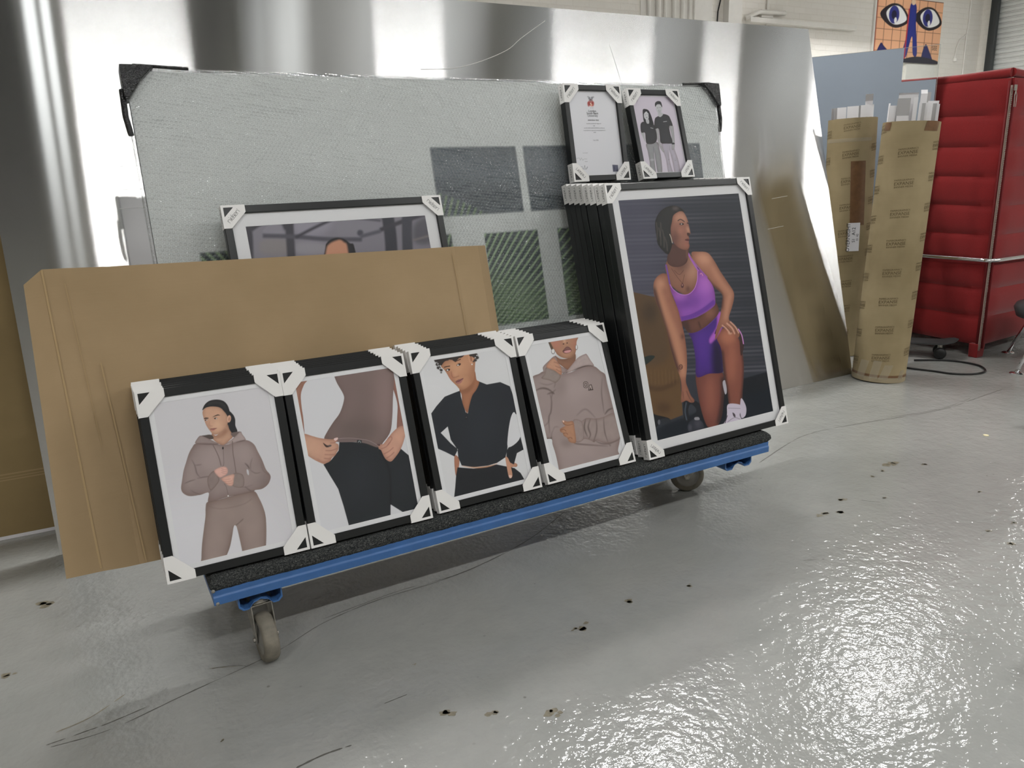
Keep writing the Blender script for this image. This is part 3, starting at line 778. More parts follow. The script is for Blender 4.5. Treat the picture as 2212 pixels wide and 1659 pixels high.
# ---- print 3: navy top
def print3():
    A = art_for('p3', (218, 218, 220), .001); A.view(860, 690, 3.859)
    nv = (39,43,50); sk = (190,142,112)
    A.ell(300, 700, 260, 260, (224,224,226), soft=40, a=.7)
    A.poly([(905,1140),(950,1180),(1000,1200),(996,1225),(960,1230),(965,1300),(952,1320),(930,1305),(915,1220)], (196,146,120))
    A.poly([(480,1135),(515,1150),(520,1200),(500,1300),(485,1270)], (176,122,98))
    pants = A.poly([(505,1230),(640,1240),(830,1205),(980,1235),(1030,1275),(1068,1340),(1080,1400),(1060,1500),(470,1540),(485,1400),(492,1310)], (32,35,41), sm=False)
    body = A.poly([(530,590),(480,608),(400,640),(330,720),(280,790),(268,820),(290,930),(314,1062),(400,1100),(480,1140),(510,1080),(450,1030),(370,945),(425,890),(450,1000),(505,1080),(512,1150),(540,1215),(640,1230),(760,1215),(835,1192),(905,1145),(920,1080),(930,960),(945,850),(985,785),(1010,790),(970,640),(940,555),(860,520),(750,540),(700,520),(680,512),(665,560),(630,620),(606,700),(592,780),(575,770),(550,690),(535,640)], nv, sm=False)
    A.poly([(930,1062),(1028,975),(1055,1080),(1000,1110),(975,1205),(945,1190),(912,1140),(915,1090)], (34,37,43), sm=False)
    A.poly([(950,810),(985,780),(1028,972),(930,1062),(925,960)], (219,219,222), sm=True)
    A.poly([(366,942),(425,888),(448,1002)], (219,219,222), sm=False)
    A.line([(540,1218),(640,1232),(760,1222),(838,1196)], 9, (212,160,124), 1, 1, taper=True)
    A.ell(700, 900, 130, 240, (45,50,58), soft=30, a=.6, clip=body); A.line([(425,890),(455,1010),(512,1085)], 8, (24,26,30), 2, .8, clip=body)
    A.line([(580,780),(578,860),(600,1200)], 4, (30,33,38), 1, .8); A.ell(580, 815, 9, 14, (24,24,27)); A.ell(580, 812, 4, 6, (90,92,94))
    A.line([(560,680),(480,690),(440,720)], 12, (48,53,60), 5, .5, clip=body)
    A.poly([(905,1140),(930,1160),(955,1250),(962,1300),(948,1320),(930,1300),(912,1200)], (200,150,124)); A.poly([(932,1296),(956,1296),(954,1314),(940,1318)], (232,200,186))
    neck = A.poly([(526,575),(620,520),(650,430),(665,500),(688,520),(665,580),(630,630),(606,710),(590,775),(572,755),(548,690),(540,620)], (176,122,92))
    A.poly([(532,585),(600,560),(645,500),(652,540),(610,600),(560,620)], (140,92,66), soft=4, a=.7, clip=neck)
    face = A.poly([(370,380),(430,330),(560,290),(640,280),(655,330),(652,400),(648,470),(630,525),(580,570),(535,585),(500,550),(450,500),(420,450),(400,420)], (198,148,116))
    A.ell(500, 400, 50, 40, (212,164,130), soft=8, a=.7, clip=face); A.ell(450, 470, 24, 40, (186,126,104), soft=8, a=.7, clip=face, rot=-30); A.ell(625, 470, 24, 70, (168,116,88), soft=8, a=.7, clip=face)
    A.ell(618, 320, 20, 48, (208,158,126), rot=-8); A.ell(620, 325, 9, 26, (170,116,90), rot=-8, soft=1); A.ell(628, 373, 5, 6, (238,236,236))
    H = (56,48,46)
    A.poly([(312,330),(430,300),(560,286),(552,310),(520,322),(490,352),(478,345),(450,330),(400,350),(372,382),(350,360)], H)
    for (x_, y_, r_) in ((345,372,20),(352,400,18),(372,420,14),(372,440,8),(420,325,22),(455,322,18),(330,345,14),(620,296,16),(650,298,26),(668,318,18),(655,340,14),(640,350,8),(480,335,14),(500,318,18),(530,308,16)):
        A.ell(x_, y_, r_, r_*.8, H, soft=1)
    for (x_, y_) in ((348,385),(360,405),(655,318),(345,368),(668,300)): A.ell(x_, y_, 5, 5, (206,206,208))
    A.line([(396,397),(420,390),(446,386)], 8, (70,46,36)); A.line([(486,352),(510,340),(535,330)], 8, (86,58,46), 0, .9)
    A.ell(428, 418, 19, 10, (84,58,48), rot=-12); A.ell(426, 420, 9, 5, (232,226,222)); A.ell(436, 416, 6, 7, (34,24,22))
    A.ell(518, 375, 20, 10, (92,64,52), rot=-22); A.ell(512, 379, 8, 5, (232,226,222)); A.ell(523, 374, 6, 7, (34,24,22))
    A.line([(455,430),(462,470),(480,482),(520,468)], 6, (160,106,82), 2, .8); A.ell(490, 455, 14, 12, (220,174,140), soft=4, a=.7)
    A.poly([(490,515),(515,498),(530,495),(556,486),(545,510),(525,530),(505,532)], (138,90,88)); A.poly([(498,522),(525,516),(550,492),(540,522),(515,534)], (176,118,112))
    A.line([(493,520),(520,512),(556,488)], 3, (90,52,50))
    put('p3', A)
# ---- print 4: hoodie close up
def print4():
    A = art_for('p4', (217, 217, 219), .001); A.view(1060, 670, 4.147)
    sk = (176,132,106)
    neck = A.poly([(590,400),(640,430),(720,420),(765,380),(770,440),(745,480),(720,510),(700,528),(660,500),(600,450)], (150,108,86))
    face = A.poly([(520,200),(780,200),(778,280),(775,340),(765,390),(745,415),(700,425),(650,415),(610,390),(590,360),(560,330),(535,280)], sk)
    A.ell(600, 300, 40, 45, (188,122,106), soft=10, a=.8, clip=face); A.ell(762, 300, 20, 60, (186,122,104), soft=8, a=.7, clip=face); A.ell(690, 395, 40, 18, (196,152,122), soft=8, a=.8, clip=face)
    A.poly([(528,270),(548,280),(575,340),(560,350),(545,320)], (96,76,60)); A.poly([(596,395),(650,425),(720,428),(762,395),(766,430),(700,450),(630,440)], (112,82,66), soft=6, a=.8)
    A.ell(680, 280, 28, 22, (188,140,112), soft=4, a=.8); A.ell(664, 296, 8, 5, (70,40,34)); A.ell(696, 288, 7, 5, (70,40,34)); A.ell(672, 270, 9, 9, (226,190,160), soft=3)
    A.poly([(655,362),(670,340),(692,320),(715,325),(735,348),(730,365),(700,380),(670,378)], (132,90,84)); A.poly([(668,366),(700,350),(730,352),(722,368),(690,376)], (210,152,152)); A.line([(656,360),(690,352),(733,346)], 4, (84,46,46))
    for (cx, cy, rx, ry) in ((573,362,17,24),(778,328,11,24)):
        A.ell(cx, cy, rx, ry, (110,104,100)); A.ell(cx, cy-2, rx-4, ry-4, (224,222,222))
    hood1 = A.poly([(484,520),(490,490),(540,440),(575,408),(600,410),(610,450),(640,490),(690,520),(700,530),(668,560),(640,550),(560,560),(500,560)], TP)
    hood2 = A.poly([(700,530),(740,480),(790,420),(850,388),(870,392),(900,440),(932,492),(880,490),(830,500),(760,530),(720,548),(680,560)], TPL)
    body = A.poly([(384,600),(450,560),(490,540),(560,560),(650,565),(740,545),(830,498),(930,495),(990,540),(1030,570),(1045,640),(1075,760),(1110,900),(1150,1050),(1165,1150),(1150,1250),(1165,1300),(1180,1420),(640,1560),(630,1450),(600,1300),(570,1200),(560,1150),(500,1140),(480,1040),(440,860),(410,740)], TP)
    A.line([(740,540),(800,512),(870,492),(930,494)], 9, (84,70,66), 2, .9, taper=True); A.line([(620,540),(660,562),(700,545)], 6, (96,82,78), 2, .8)
    A.ell(760, 700, 120, 110, TPL, soft=22, a=.55, clip=body); A.ell(800, 1250, 160, 90, TPL, soft=26, a=.4, clip=body); A.ell(640, 680, 50, 90, (140,124,120), soft=14, a=.6, clip=body)
    for L_, w_, a_ in (([(410,715),(470,690),(530,700),(585,740)], 16, .8), ([(450,640),(520,660),(590,640)], 8, .5), ([(385,600),(440,570),(490,545)], 6, .5), ([(545,740),(560,800),(555,900),(535,960),(545,1100)], 12, .7), ([(520,745),(560,730),(585,742)], 14, .8), ([(500,1140),(550,1150),(560,1130)], 18, .8), ([(480,1040),(530,1000),(545,940)], 7, .6),
                       ([(1005,600),(1000,720),(1010,820),(1025,920)], 8, .7), ([(1030,930),(1060,890),(1105,870)], 14, .8), ([(580,1060),(560,1110),(570,1200)], 5, .7), ([(630,1040),(590,1040),(575,1065)], 5, .7), ([(780,940),(860,880),(950,960)], 16, .35), ([(560,780),(570,730),(600,700)], 10, .6), ([(1060,1190),(1085,1215),(1075,1190)], 5, .7), ([(595,590),(590,660),(580,690)], 6, .6)):
        A.line(L_, w_, TPD, 3, a_, clip=body, taper=True)
    A.poly([(510,505),(560,520),(640,575),(600,640),(540,620),(470,600),(500,560)], (152,138,132)); 
    arm = A.poly([(752,980),(820,990),(870,960),(950,965),(1020,950),(1110,920),(1150,1050),(1165,1150),(1060,1190),(960,1165),(940,1180),(900,1160),(850,1150),(785,1180),(770,1130)], (160,144,140))
    for L_, w_ in (([(862,970),(850,1050),(880,1130)], 14), ([(905,965),(885,1040),(905,1110),(890,1150)], 12), ([(955,965),(960,1080),(930,1178)], 10), ([(1020,955),(1030,1080),(1060,1180)], 9), ([(940,1160),(1000,1190),(1080,1190),(1165,1150)], 10), ([(760,1180),(800,1195),(1060,1215)], 12)): A.line(L_, w_, (98,84,80), 3, .75, taper=True)
    A.poly([(752,980),(826,990),(846,1080),(842,1155),(785,1180),(764,1120)], (158,142,138)); A.ell(700, 1185, 60, 30, (118,102,96), soft=9, a=.6, clip=body)
    h = A.poly([(655,985),(672,982),(700,992),(750,990),(765,1060),(778,1175),(745,1185),(715,1170),(700,1140),(670,1120),(660,1095),(640,1085),(635,1060),(655,1045),(680,1030),(660,1005)], (184,138,110))
    for q in ([(640,1068),(670,1062),(690,1080)], [(660,1100),(690,1095),(705,1110)], [(705,1145),(730,1135),(745,1150)], [(665,1010),(700,1025),(750,1015)]): A.line(q, 5, (120,78,60), 1, .8)
    A.poly([(656,984),(672,984),(668,1000)], (228,198,184))
    g = A.poly([(512,500),(540,450),(575,418),(600,440),(622,470),(640,500),(650,545),(645,570),(620,560),(590,535),(555,520)], (196,148,122))
    for q in ([(578,455),(600,462),(620,470)], [(590,490),(612,500),(636,508)], [(598,520),(622,535),(645,545)]): A.line(q, 5, (140,94,76), 1, .8)
    # outlined varsity letters
    OUT = (70,58,54)
    def oct_(cx, cy, rx, ry, rot): 
        P = [(-.45,-1),(.45,-1),(1,-.6),(1,.6),(.45,1),(-.45,1),(-1,.6),(-1,-.6)]; c_, s_ = math.cos(R(rot)), math.sin(R(rot))
        return [(cx+x*rx*c_-y*ry*s_, cy+x*rx*s_+y*ry*c_) for x, y in P]
    for sc, col in ((1.0, OUT), (.80, (176,160,154)), (.52, OUT), (.32, TP)): A.poly(oct_(861, 661, 22*sc, 30*(sc*.9+.1), -4), col, sm=False)
    A.poly([(892,660),(912,658),(928,708),(884,713),(884,704)], OUT, sm=False); A.poly([(896,666),(908,665),(918,700),(908,702),(902,682),(896,704),(890,705)], (176,160,154), sm=False); A.poly([(902,684),(908,702),(896,704)], OUT, sm=False)
    A.line([(884,711),(928,706)], 6, OUT, sm=False)
    put('p4', A)
# ---- print 5: athlete in purple
def print5():
    A = art_for('p5', (52, 56, 66), .0014); A.view(1200, 360, 2.552)
    # corrugated wall: horizontal ribs lit from the left
    for k in range(46):
        y = 150+k*22; f = max(0, min(1, (y-150)/500)); x0 = 330+ (y-170)*.17
        b = 66+16*math.sin(k*1.3)
        A.line([(x0-10, y+10), (x0+300, y-2), (1250, y-24)], 11, (int(b+12), int(b+12), int(b+22)), 2, .42+.38*f, sm=False)
    A.poly([(330,160),(560,150),(640,620),(480,900),(420,690)], (98,96,114), soft=40, a=.5)
    A.poly([(800,120),(1050,110),(1200,700),(1200,1000),(1000,900)], (44,48,56), soft=50, a=.65)
    # floor
    A.poly([(540,1500),(700,1420),(1040,1170),(1250,1110),(1300,1400),(560,1560)], (14,22,32), sm=False, soft=1)
    A.poly([(540,1460),(620,1420),(1050,1260),(1250,1200),(1300,1500),(560,1560)], (13,24,36), sm=False, soft=4)
    # plywood box
    box = A.poly([(418,684),(560,716),(600,760),(700,1160),(716,1370),(640,1400),(540,1440),(500,1250)], (104,78,50), sm=False)
    A.poly([(418,684),(560,716),(640,1040),(480,1065)], (92,72,52), soft=6, a=.9, clip=box); A.ell(530, 800, 40, 55, (64,52,42), soft=9, a=.7, clip=box)
    A.poly([(470,1070),(530,1040),(560,1050),(495,1100)], (38,48,46), clip=box); A.line([(510,1215),(600,1225),(690,1180)], 26, (78,56,38), 6, .6, clip=box); A.ell(610, 1330, 40, 30, (76,54,36), soft=6, a=.7, clip=box)
    for k in range(9): A.line([(520+k*20,1120),(524+k*20,1200)], 4, (132,100,64), 2, .3, clip=box)
    A.poly([(540,1360),(570,1370),(640,1388),(642,1412),(590,1420),(560,1440)], (22,26,32)); A.ell(612, 1404, 36, 15, (40,44,52), rot=-10); A.ell(585, 1410, 7, 14, (96,98,106))
    # kettlebell
    A.poly([(718,1320),(722,1290),(745,1285),(800,1300),(820,1340),(812,1400),(780,1400),(790,1340),(760,1310),(745,1340),(752,1400),(725,1400)], (24,30,40)); A.line([(735,1300),(728,1350),(738,1400)], 6, (84,94,108), 2, .7)
    kb = A.ell(788, 1440, 46, 48, (44,46,58)); A.ell(800, 1420, 20, 18, (92,92,104), soft=6, a=.6, clip=kb); A.ell(756, 1440, 10, 18, (78,80,92), soft=2, a=.8); A.poly([(780,1385),(802,1382),(808,1396),(784,1398)], (150,148,156))
    D1, S1, S2 = (86,56,50), (168,112,92), (206,150,122)
    # far leg (kneeling) and near shin
    th = A.poly([(790,1140),(860,1120),(930,1130),(945,1200),(940,1300),(930,1380),(905,1430),(860,1440),(835,1400),(812,1320),(795,1230)], (124,72,62))
    A.ell(868, 1260, 26, 120, (166,102,86), soft=12, a=.7, clip=th); A.line([(940,1160),(938,1300),(915,1420)], 30, (58,38,40), 9, .8, clip=th)
    A.poly([(935,1190),(950,1180),(958,1240),(948,1252)], (186,182,192)); 
    sh = A.poly([(898,930),(930,890),(970,886),(1000,900),(1028,960),(1048,1050),(1052,1130),(1046,1230),(1036,1315),(975,1312),(960,1230),(940,1130),(928,1020),(900,960)], (138,82,68))
    A.ell(965, 935, 42, 40, (190,124,98), soft=8, a=.8, clip=sh); A.ell(985, 1080, 24, 110, (172,108,88), soft=10, a=.75, clip=sh); A.line([(1046,1000),(1056,1130),(1040,1310)], 20, (78,50,48), 6, .8, clip=sh); A.line([(930,1010),(945,1140),(968,1300)], 18, (72,46,44), 6, .8, clip=sh)
    A.ell(975, 912, 10, 6, (232,196,170), soft=2)
    # shoes
    A.poly([(1036,1280),(1050,1290),(1066,1330),(1062,1372),(1040,1386),(1032,1340)], (206,196,212))
    A.poly([(966,1310),(1034,1314),(1036,1346),(1030,1370),(1040,1400),(1020,1415),(940,1432),(955,1395),(960,1362)], (208,198,214)); A.poly([(990,1356),(1004,1366),(1006,1384),(995,1376)], (70,60,70)); A.line([(965,1332),(1034,1334)], 4, (170,158,178)); A.line([(962,1410),(1000,1385),(1035,1395)], 4, (160,148,166)); A.line([(945,1428),(962,1372)], 4, (80,72,84))
    # shorts
    PU, PUD, PUL = (78,44,138), (40,26,80), (176,96,196)
    sr = A.poly([(748,912),(800,900),(860,860),(912,805),(935,850),(918,900),(900,940),(925,1000),(935,1100),(930,1135),(860,1140),(792,1158),(785,1060),(768,960)], PU)
    A.poly([(880,950),(930,1000),(940,1140),(880,1138)], (26,22,46), soft=8, a=.9, clip=sr); A.ell(820, 980, 28, 90, (100,58,160), soft=12, a=.6, clip=sr); A.line([(748,912),(800,902),(862,862),(912,806)], 8, (96,62,150), 1, 1, clip=sr)
    A.poly([(905,812),(928,800),(938,860),(905,930),(868,972),(862,945),(900,880)], PUL, soft=2); A.poly([(900,890),(925,872),(910,905),(890,920)], (60,30,90)); 
    A.poly([(1026,905),(1048,960),(1050,1000),(1036,1040),(1030,980)], (66,44,44)); A.line([(1020,890),(1040,925),(1050,975)], 5, (216,150,216), 0, .9)
    # waist
    wa = A.poly([(704,850),(790,830),(880,770),(893,740),(912,800),(860,862),(800,904),(750,914),(725,885)], (112,74,62))
    A.ell(860, 800, 26, 26, (158,108,88), soft=8, a=.7, clip=wa); A.line([(800,850),(812,885)], 8, (72,46,42), 3, .7, clip=wa); A.poly([(704,850),(740,850),(760,912),(735,900)], (58,42,42), soft=5, a=.8, clip=wa)
    # left arm straight down
    ar = A.poly([(552,650),(566,610),(600,585),(632,600),(650,690),(690,790),(715,890),(724,930),(735,1010),(738,1100),(732,1180),(745,1225),(760,1262),(778,1285),(775,1300),(755,1300),(735,1290),(712,1300),(705,1290),(708,1225),(700,1160),(670,1080),(645,990),(625,900),(590,800),(560,720)], (160,108,88))
    A.line([(570,660),(620,800),(680,960),(720,1160)], 40, (196,142,114), 12, .7, clip=ar); A.line([(552,660),(590,800),(640,970),(690,1130)], 24, (70,48,46), 8, .8, clip=ar); A.ell(590, 640, 24, 24, (216,162,132), soft=8, a=.8, clip=ar)
    A.ell(712, 935, 10, 16, (84,56,48), soft=3, a=.7, clip=ar); A.ell(704, 1103, 11, 15, (96,62,54)); A.ell(704, 1103, 7, 11, (160,108,90)); A.line([(698,1095),(708,1108),(714,1098)], 2, (80,52,46))
    A.line([(735,1235),(752,1275),(770,1300)], 5, (96,62,54), 1, .7); A.line([(716,1240),(720,1280)], 4, (96,62,54), 1, .6)
    # right arm to knee
    br = A.poly([(760,470),(800,462),(850,468),(885,510),(920,570),(960,630),(992,680),(996,720),(985,770),(968,830),(985,860),(1010,885),(1028,915),(1022,938),(1008,930),(990,905),(975,915),(960,890),(930,880),(905,930),(892,950),(900,890),(915,840),(925,790),(930,740),(930,700),(880,650),(830,590),(790,540)], (170,118,96))
    A.ell(830, 500, 44, 30, (214,160,132), soft=10, a=.8, clip=br, rot=20); A.line([(870,540),(930,640),(985,700)], 26, (194,140,114), 10, .6, clip=br); A.line([(975,700),(960,770),(950,840)], 22, (200,146,120), 8, .6, clip=br); A.line([(826,590),(870,640),(928,700),(926,780)], 16, (84,56,50), 6, .8, clip=br)
    for q in ([(930,870),(950,885),(975,915)], [(955,858),(985,885),(1002,920)], [(975,850),(1005,880),(1024,915)]): A.line(q, 7, (214,166,144), 1, .9); 
    for q in ([(940,868),(965,890),(988,912)], [(965,852),(995,880),(1014,915)]): A.line(q, 3, (104,66,56), 1, .8)
    # torso skin above top
    to = A.poly([(616,545),(640,500),(700,480),(744,468),(790,540),(795,600),(790,650),(745,700),(700,690),(660,660),(640,640),(628,600)], (150,106,88))
    A.ell(760, 560, 34, 60, (200,152,128), soft=12, a=.8, clip=to); A.ell(710, 530, 46, 40, (96,66,60), soft=12, a=.8, clip=to); A.ell(742, 670, 12, 16, (70,44,42), soft=4, a=.7, clip=to)
    # sports top
    TO, TOL, TOD = (158,92,188), (192,118,206), (94,52,140)
    tp = A.poly([(640,640),(660,672),(700,698),(740,700),(775,670),(792,620),(794,570),(810,565),(850,610),(882,660),(893,735),(880,770),(800,822),(720,846),(704,845),(690,790),(660,710),(648,680)], TO)
    A.ell(840, 640, 34, 50, TOL, soft=12, a=.8, clip=tp); A.ell(740, 745, 80, 26, TOD, soft=12, a=.85, clip=tp, rot=-14); A.ell(700, 705, 40, 14, TOL, soft=8, a=.8, clip=tp)
    A.line([(706,835),(760,822),(830,785),(890,738)], 24, (112,62,160), 2, .9, clip=tp); A.line([(700,812),(760,800),(830,765),(886,718)], 3, (140,86,180), 0, .8, clip=tp)
    A.line([(641,640),(662,674),(700,699),(742,700),(776,670),(793,620),(795,570)], 3, (206,140,216), 0, .9)
    A.line([(620,535),(632,590),(642,645)], 8, (120,80,170)); A.line([(738,462),(762,510),(800,570)], 8, (176,106,200)); A.line([(752,490),(800,550),(850,605)], 4, (160,96,186))
    A.line([(808,588),(816,582),(824,596)], 4, (224,150,190)); A.line([(650,555),(680,600),(712,640)], 2, (84,52,46)); A.line([(722,590),(716,620),(712,640)], 2, (84,52,46)); A.ell(711, 652, 8, 13, (92,60,60)); A.ell(711, 648, 3, 4, (190,140,130)); A.line([(666,566),(694,590),(718,565)], 2, (84,52,46))
    # neck, head
    nk = A.poly([(632,470),(650,420),(740,440),(744,470),(735,520),(700,545),(655,545),(628,520)], (94,66,60))
    A.line([(735,450),(738,500)], 10, (130,92,80), 4, .7, clip=nk)
    hr = A.poly([(560,300),(580,250),(610,222),(650,207),(690,213),(720,240),(700,250),(668,262),(655,300),(650,350),(655,400),(650,440),(632,478),(600,455),(575,420),(566,370)], (48,48,48))
    for (a_, b_) in (((566,300),(570,400)), ((580,330),(592,430)), ((600,340),(610,440)), ((612,380),(628,460)), ((590,300),(586,380))): A.line([a_, ((a_[0]+b_[0])/2+4, (a_[1]+b_[1])/2), b_], 5, (112,104,96), 2, .35, clip=hr)
    fc = A.poly([(652,300),(660,262),(690,240),(712,240),(728,262),(740,290),(744,310),(752,345),(754,362),(744,372),(748,392),(744,408),(750,428),(742,448),(720,452),(690,440),(660,410),(648,370),(646,330)], (156,108,92))
    A.poly([(670,262),(705,245),(732,275),(730,300),(700,290),(672,300)], (196,146,122), soft=5, a=.8, clip=fc); A.ell(668, 390, 22, 46, (92,64,60), soft=9, a=.85, clip=fc); A.ell(700, 345, 16, 14, (182,126,106), soft=5, a=.7, clip=fc); A.ell(742, 340, 7, 20, (206,156,130), soft=3, a=.8, clip=fc, rot=-14); A.ell(735, 425, 10, 12, (176,112,96), soft=3, a=.7, clip=fc)
    A.line([(684,292),(700,283),(722,296)], 5, (66,46,42)); A.ell(706, 309, 13, 6, (60,46,44)); A.ell(705, 309, 3, 3, (214,206,200)); A.line([(735,302),(745,306)], 6, (62,46,44)); A.poly([(736,358),(752,360),(746,376),(738,372)], (76,48,44)); A.poly([(724,396),(738,390),(748,394),(746,402),(734,404)], (96,54,52)); A.line([(726,404),(746,408)], 5, (170,112,102)); A.line([(640,365),(648,385),(655,415)], 3, (222,210,190))
    A.ell(672, 222, 18, 8, (112,100,98), soft=3, a=.7, clip=hr)
    put('p5', A)
def glyphs(txt):
    cu = bpy.data.curves.new('t', 'FONT'); cu.body = txt; cu.size = 1; cu.resolution_u = 3
    o = bpy.data.objects.new('t', cu); COL.objects.link(o)
    dg = bpy.context.evaluated_depsgraph_get(); me = bpy.data.meshes.new_from_object(o.evaluated_get(dg))
    vs = [v.co.copy() for v in me.vertices]; fs = [tuple(p.vertices) for p in me.polygons]
    bpy.data.objects.remove(o); bpy.data.curves.remove(cu); bpy.data.meshes.remove(me)
    return vs, fs
GL = {}
def text_into(mb, txt, T, h, mi=0, bold=0, align='c'):
    if txt not in GL: GL[txt] = glyphs(txt)
    vs, fs = GL[txt]
    if not vs: return
    x0 = min(v.x for v in vs); x1 = max(v.x for v in vs); off = {'c': (x0+x1)/2, 'l': x0, 'r': x1}[align]
    mb.add([T((v.x-off)*h, v.y*h) for v in vs], fs, mi)
# ---- certificate
def print6():
    A = art_for('p6', (226, 226, 230), .0012); A.view(1190, 160, 5.821)
    # red and grey crest
    for (x_, y_, rx, ry, c) in ((528,380,40,30,(196,96,88)),(505,390,16,34,(176,70,64)),(556,388,16,34,(176,70,64)),(530,345,26,16,(150,110,112)),(512,318,14,16,(120,120,128)),(545,316,14,16,(120,120,128)),(540,405,20,16,(224,120,100)),(528,335,14,8,(70,70,78)),(497,300,10,6,(110,110,118)),(562,305,10,6,(110,110,118))):
        A.ell(x_, y_, rx, ry, c, soft=1, a=.9)
    for x_ in (510, 530, 550): A.line([(x_,365),(x_+1,410)], 5, (120,46,44), 0, .8)
    A.ell(530, 385, 8, 8, (232,210,200)); A.ell(538, 402, 8, 8, (240,220,190))
    A.poly([(802,1160),(872,1164),(878,1246),(812,1250)], (86,88,108), sm=False); A.line([(822,1190),(850,1228)], 10, (70,72,96)); A.line([(850,1175),(845,1240)], 6, (120,122,140))
    # signatures
    A.line([(350,1080),(385,1070),(400,1100),(412,1070),(430,1100),(445,1085),(485,1085)], 3, (150,150,156)); A.line([(365,1170),(400,1185),(385,1210),(420,1180),(440,1215),(455,1165),(465,1215),(490,1180),(470,1215),(375,1195)], 3.4, (110,110,120))
    put('p6', A)
    k = KIND['p6']; mb = MB(); y = k.D*.42-.0006
    cx = k.w*.5-.003
    def L(txt, z, h, mi=0, x=None, al='c'):
        xx = cx if x is None else x
        text_into(mb, txt, lambda a, b: (xx+a, y, z+b), h, mi, align=al)
    L('London', .2385, .0108); L('South Bank', .2305, .0108); L('University', .2225, .0106, 1)
    L('KRISHNNA CELE', .2085, .0062); L('has been awarded the degree of', .1975, .0048, 1); L('LLB', .190, .0048, 1)
    L('with SECOND CLASS HONOURS (1st Division)', .1825, .0044, 1); L('having followed an approved honours programme in', .1745, .0044, 1); L('LAW', .1675, .0048, 1)
    L('7 July 2020', .1405, .0052, 1); L('EST 1892', .2515, .0034, 1)
    L('Vice Chancellor', .0985, .0034, 1, .068); L('Registrar', .0690, .0034, 1, .068)
    mb.build('certificate_lettering', [M['ink'], M['ink_grey']], FR['p6'])
M['ink_grey'] = simple('grey ink', rgb(112, 112, 116), .6)
# ---- couple, monochrome
def print7():
    A = art_for('p7', (212, 204, 216), .0012); A.view(1190, 160, 5.821)
    G = lambda v: (v, v, v+3)
    A.poly([(1250,700),(1350,690),(1420,1000),(1300,1000)], G(150), soft=4, a=.0)
    # man
    A.poly([(1430,860),(1560,860),(1592,960),(1640,1100),(1665,1260),(1600,1270),(1560,1100),(1520,960),(1530,1100),(1580,1300),(1520,1290),(1480,1080),(1440,960)], (182,176,188))
    A.line([(1508,1090),(1530,1080)], 4, G(130)); A.line([(1590,1100),(1612,1092)], 4, G(140)); A.line([(1522,900),(1530,1000)], 5, G(140), 1, .6)
    A.poly([(1352,680),(1385,690),(1395,800),(1420,900),(1450,960),(1460,990),(1440,985),(1405,930),(1372,830),(1358,740)], G(176)); A.poly([(1520,655),(1565,650),(1580,740),(1590,860),(1588,930),(1575,958),(1555,955),(1555,900),(1550,780),(1530,700)], G(172)); A.poly([(1545,868),(1580,868),(1592,885),(1560,890)], G(46))
    A.poly([(1340,570),(1380,535),(1400,520),(1450,508),(1505,525),(1530,560),(1562,650),(1520,660),(1535,760),(1560,868),(1480,880),(1415,870),(1400,780),(1385,690),(1335,690)], G(62)); A.line([(1445,605),(1490,598)], 6, G(200))
    A.poly([(1382,490),(1432,495),(1440,515),(1410,545),(1380,530)], G(190)); A.ell(1390, 430, 40, 66, G(198), rot=-6); A.poly([(1345,420),(1342,375),(1370,350),(1410,355),(1428,400),(1425,425),(1405,390),(1365,392)], G(52))
    A.ell(1376, 432, 7, 3, G(80)); A.ell(1404, 428, 7, 3, G(80)); A.ell(1396, 462, 15, 6, G(120)); A.ell(1397, 462, 11, 3, G(236)); A.ell(1396, 480, 20, 10, G(150), soft=2, a=.6)
    # woman
    A.poly([(1235,880),(1370,860),(1400,960),(1420,1060),(1434,1260),(1380,1260),(1345,1080),(1330,960),(1340,1120),(1350,1260),(1285,1260),(1275,1120),(1250,980)], G(152)); A.ell(1305, 1090, 24, 16, G(176)); A.line([(1322,920),(1330,1000)], 5, G(100), 1, .7); A.line([(1345,1000),(1375,1255)], 6, G(110), 1, .5)
    A.poly([(1190,460),(1222,448),(1262,465),(1290,520),(1310,580),(1325,640),(1300,660),(1260,640),(1210,610),(1195,560)], G(44))
    A.poly([(1165,740),(1205,740),(1215,800),(1218,860),(1190,800)], G(180))
    A.poly([(1162,640),(1195,605),(1230,620),(1290,640),(1325,640),(1350,700),(1365,780),(1360,850),(1310,885),(1240,880),(1225,830),(1215,745),(1170,740)], G(60)); A.line([(1285,680),(1320,690)], 5, G(200))
    A.poly([(1228,580),(1262,575),(1268,625),(1240,625)], G(190)); A.ell(1234, 528, 32, 54, G(206), rot=-8); A.poly([(1262,470),(1285,520),(1315,620),(1290,660),(1272,600),(1262,540)], G(40))
    A.ell(1220, 520, 6, 3, G(80)); A.ell(1244, 515, 6, 3, G(80)); A.ell(1238, 552, 11, 4, G(120)); A.poly([(1200,520),(1208,475),(1240,462),(1262,490),(1255,500),(1236,478),(1214,492)], G(44)); A.line([(1200,520),(1205,600)], 8, G(44))
    put('p7', A)
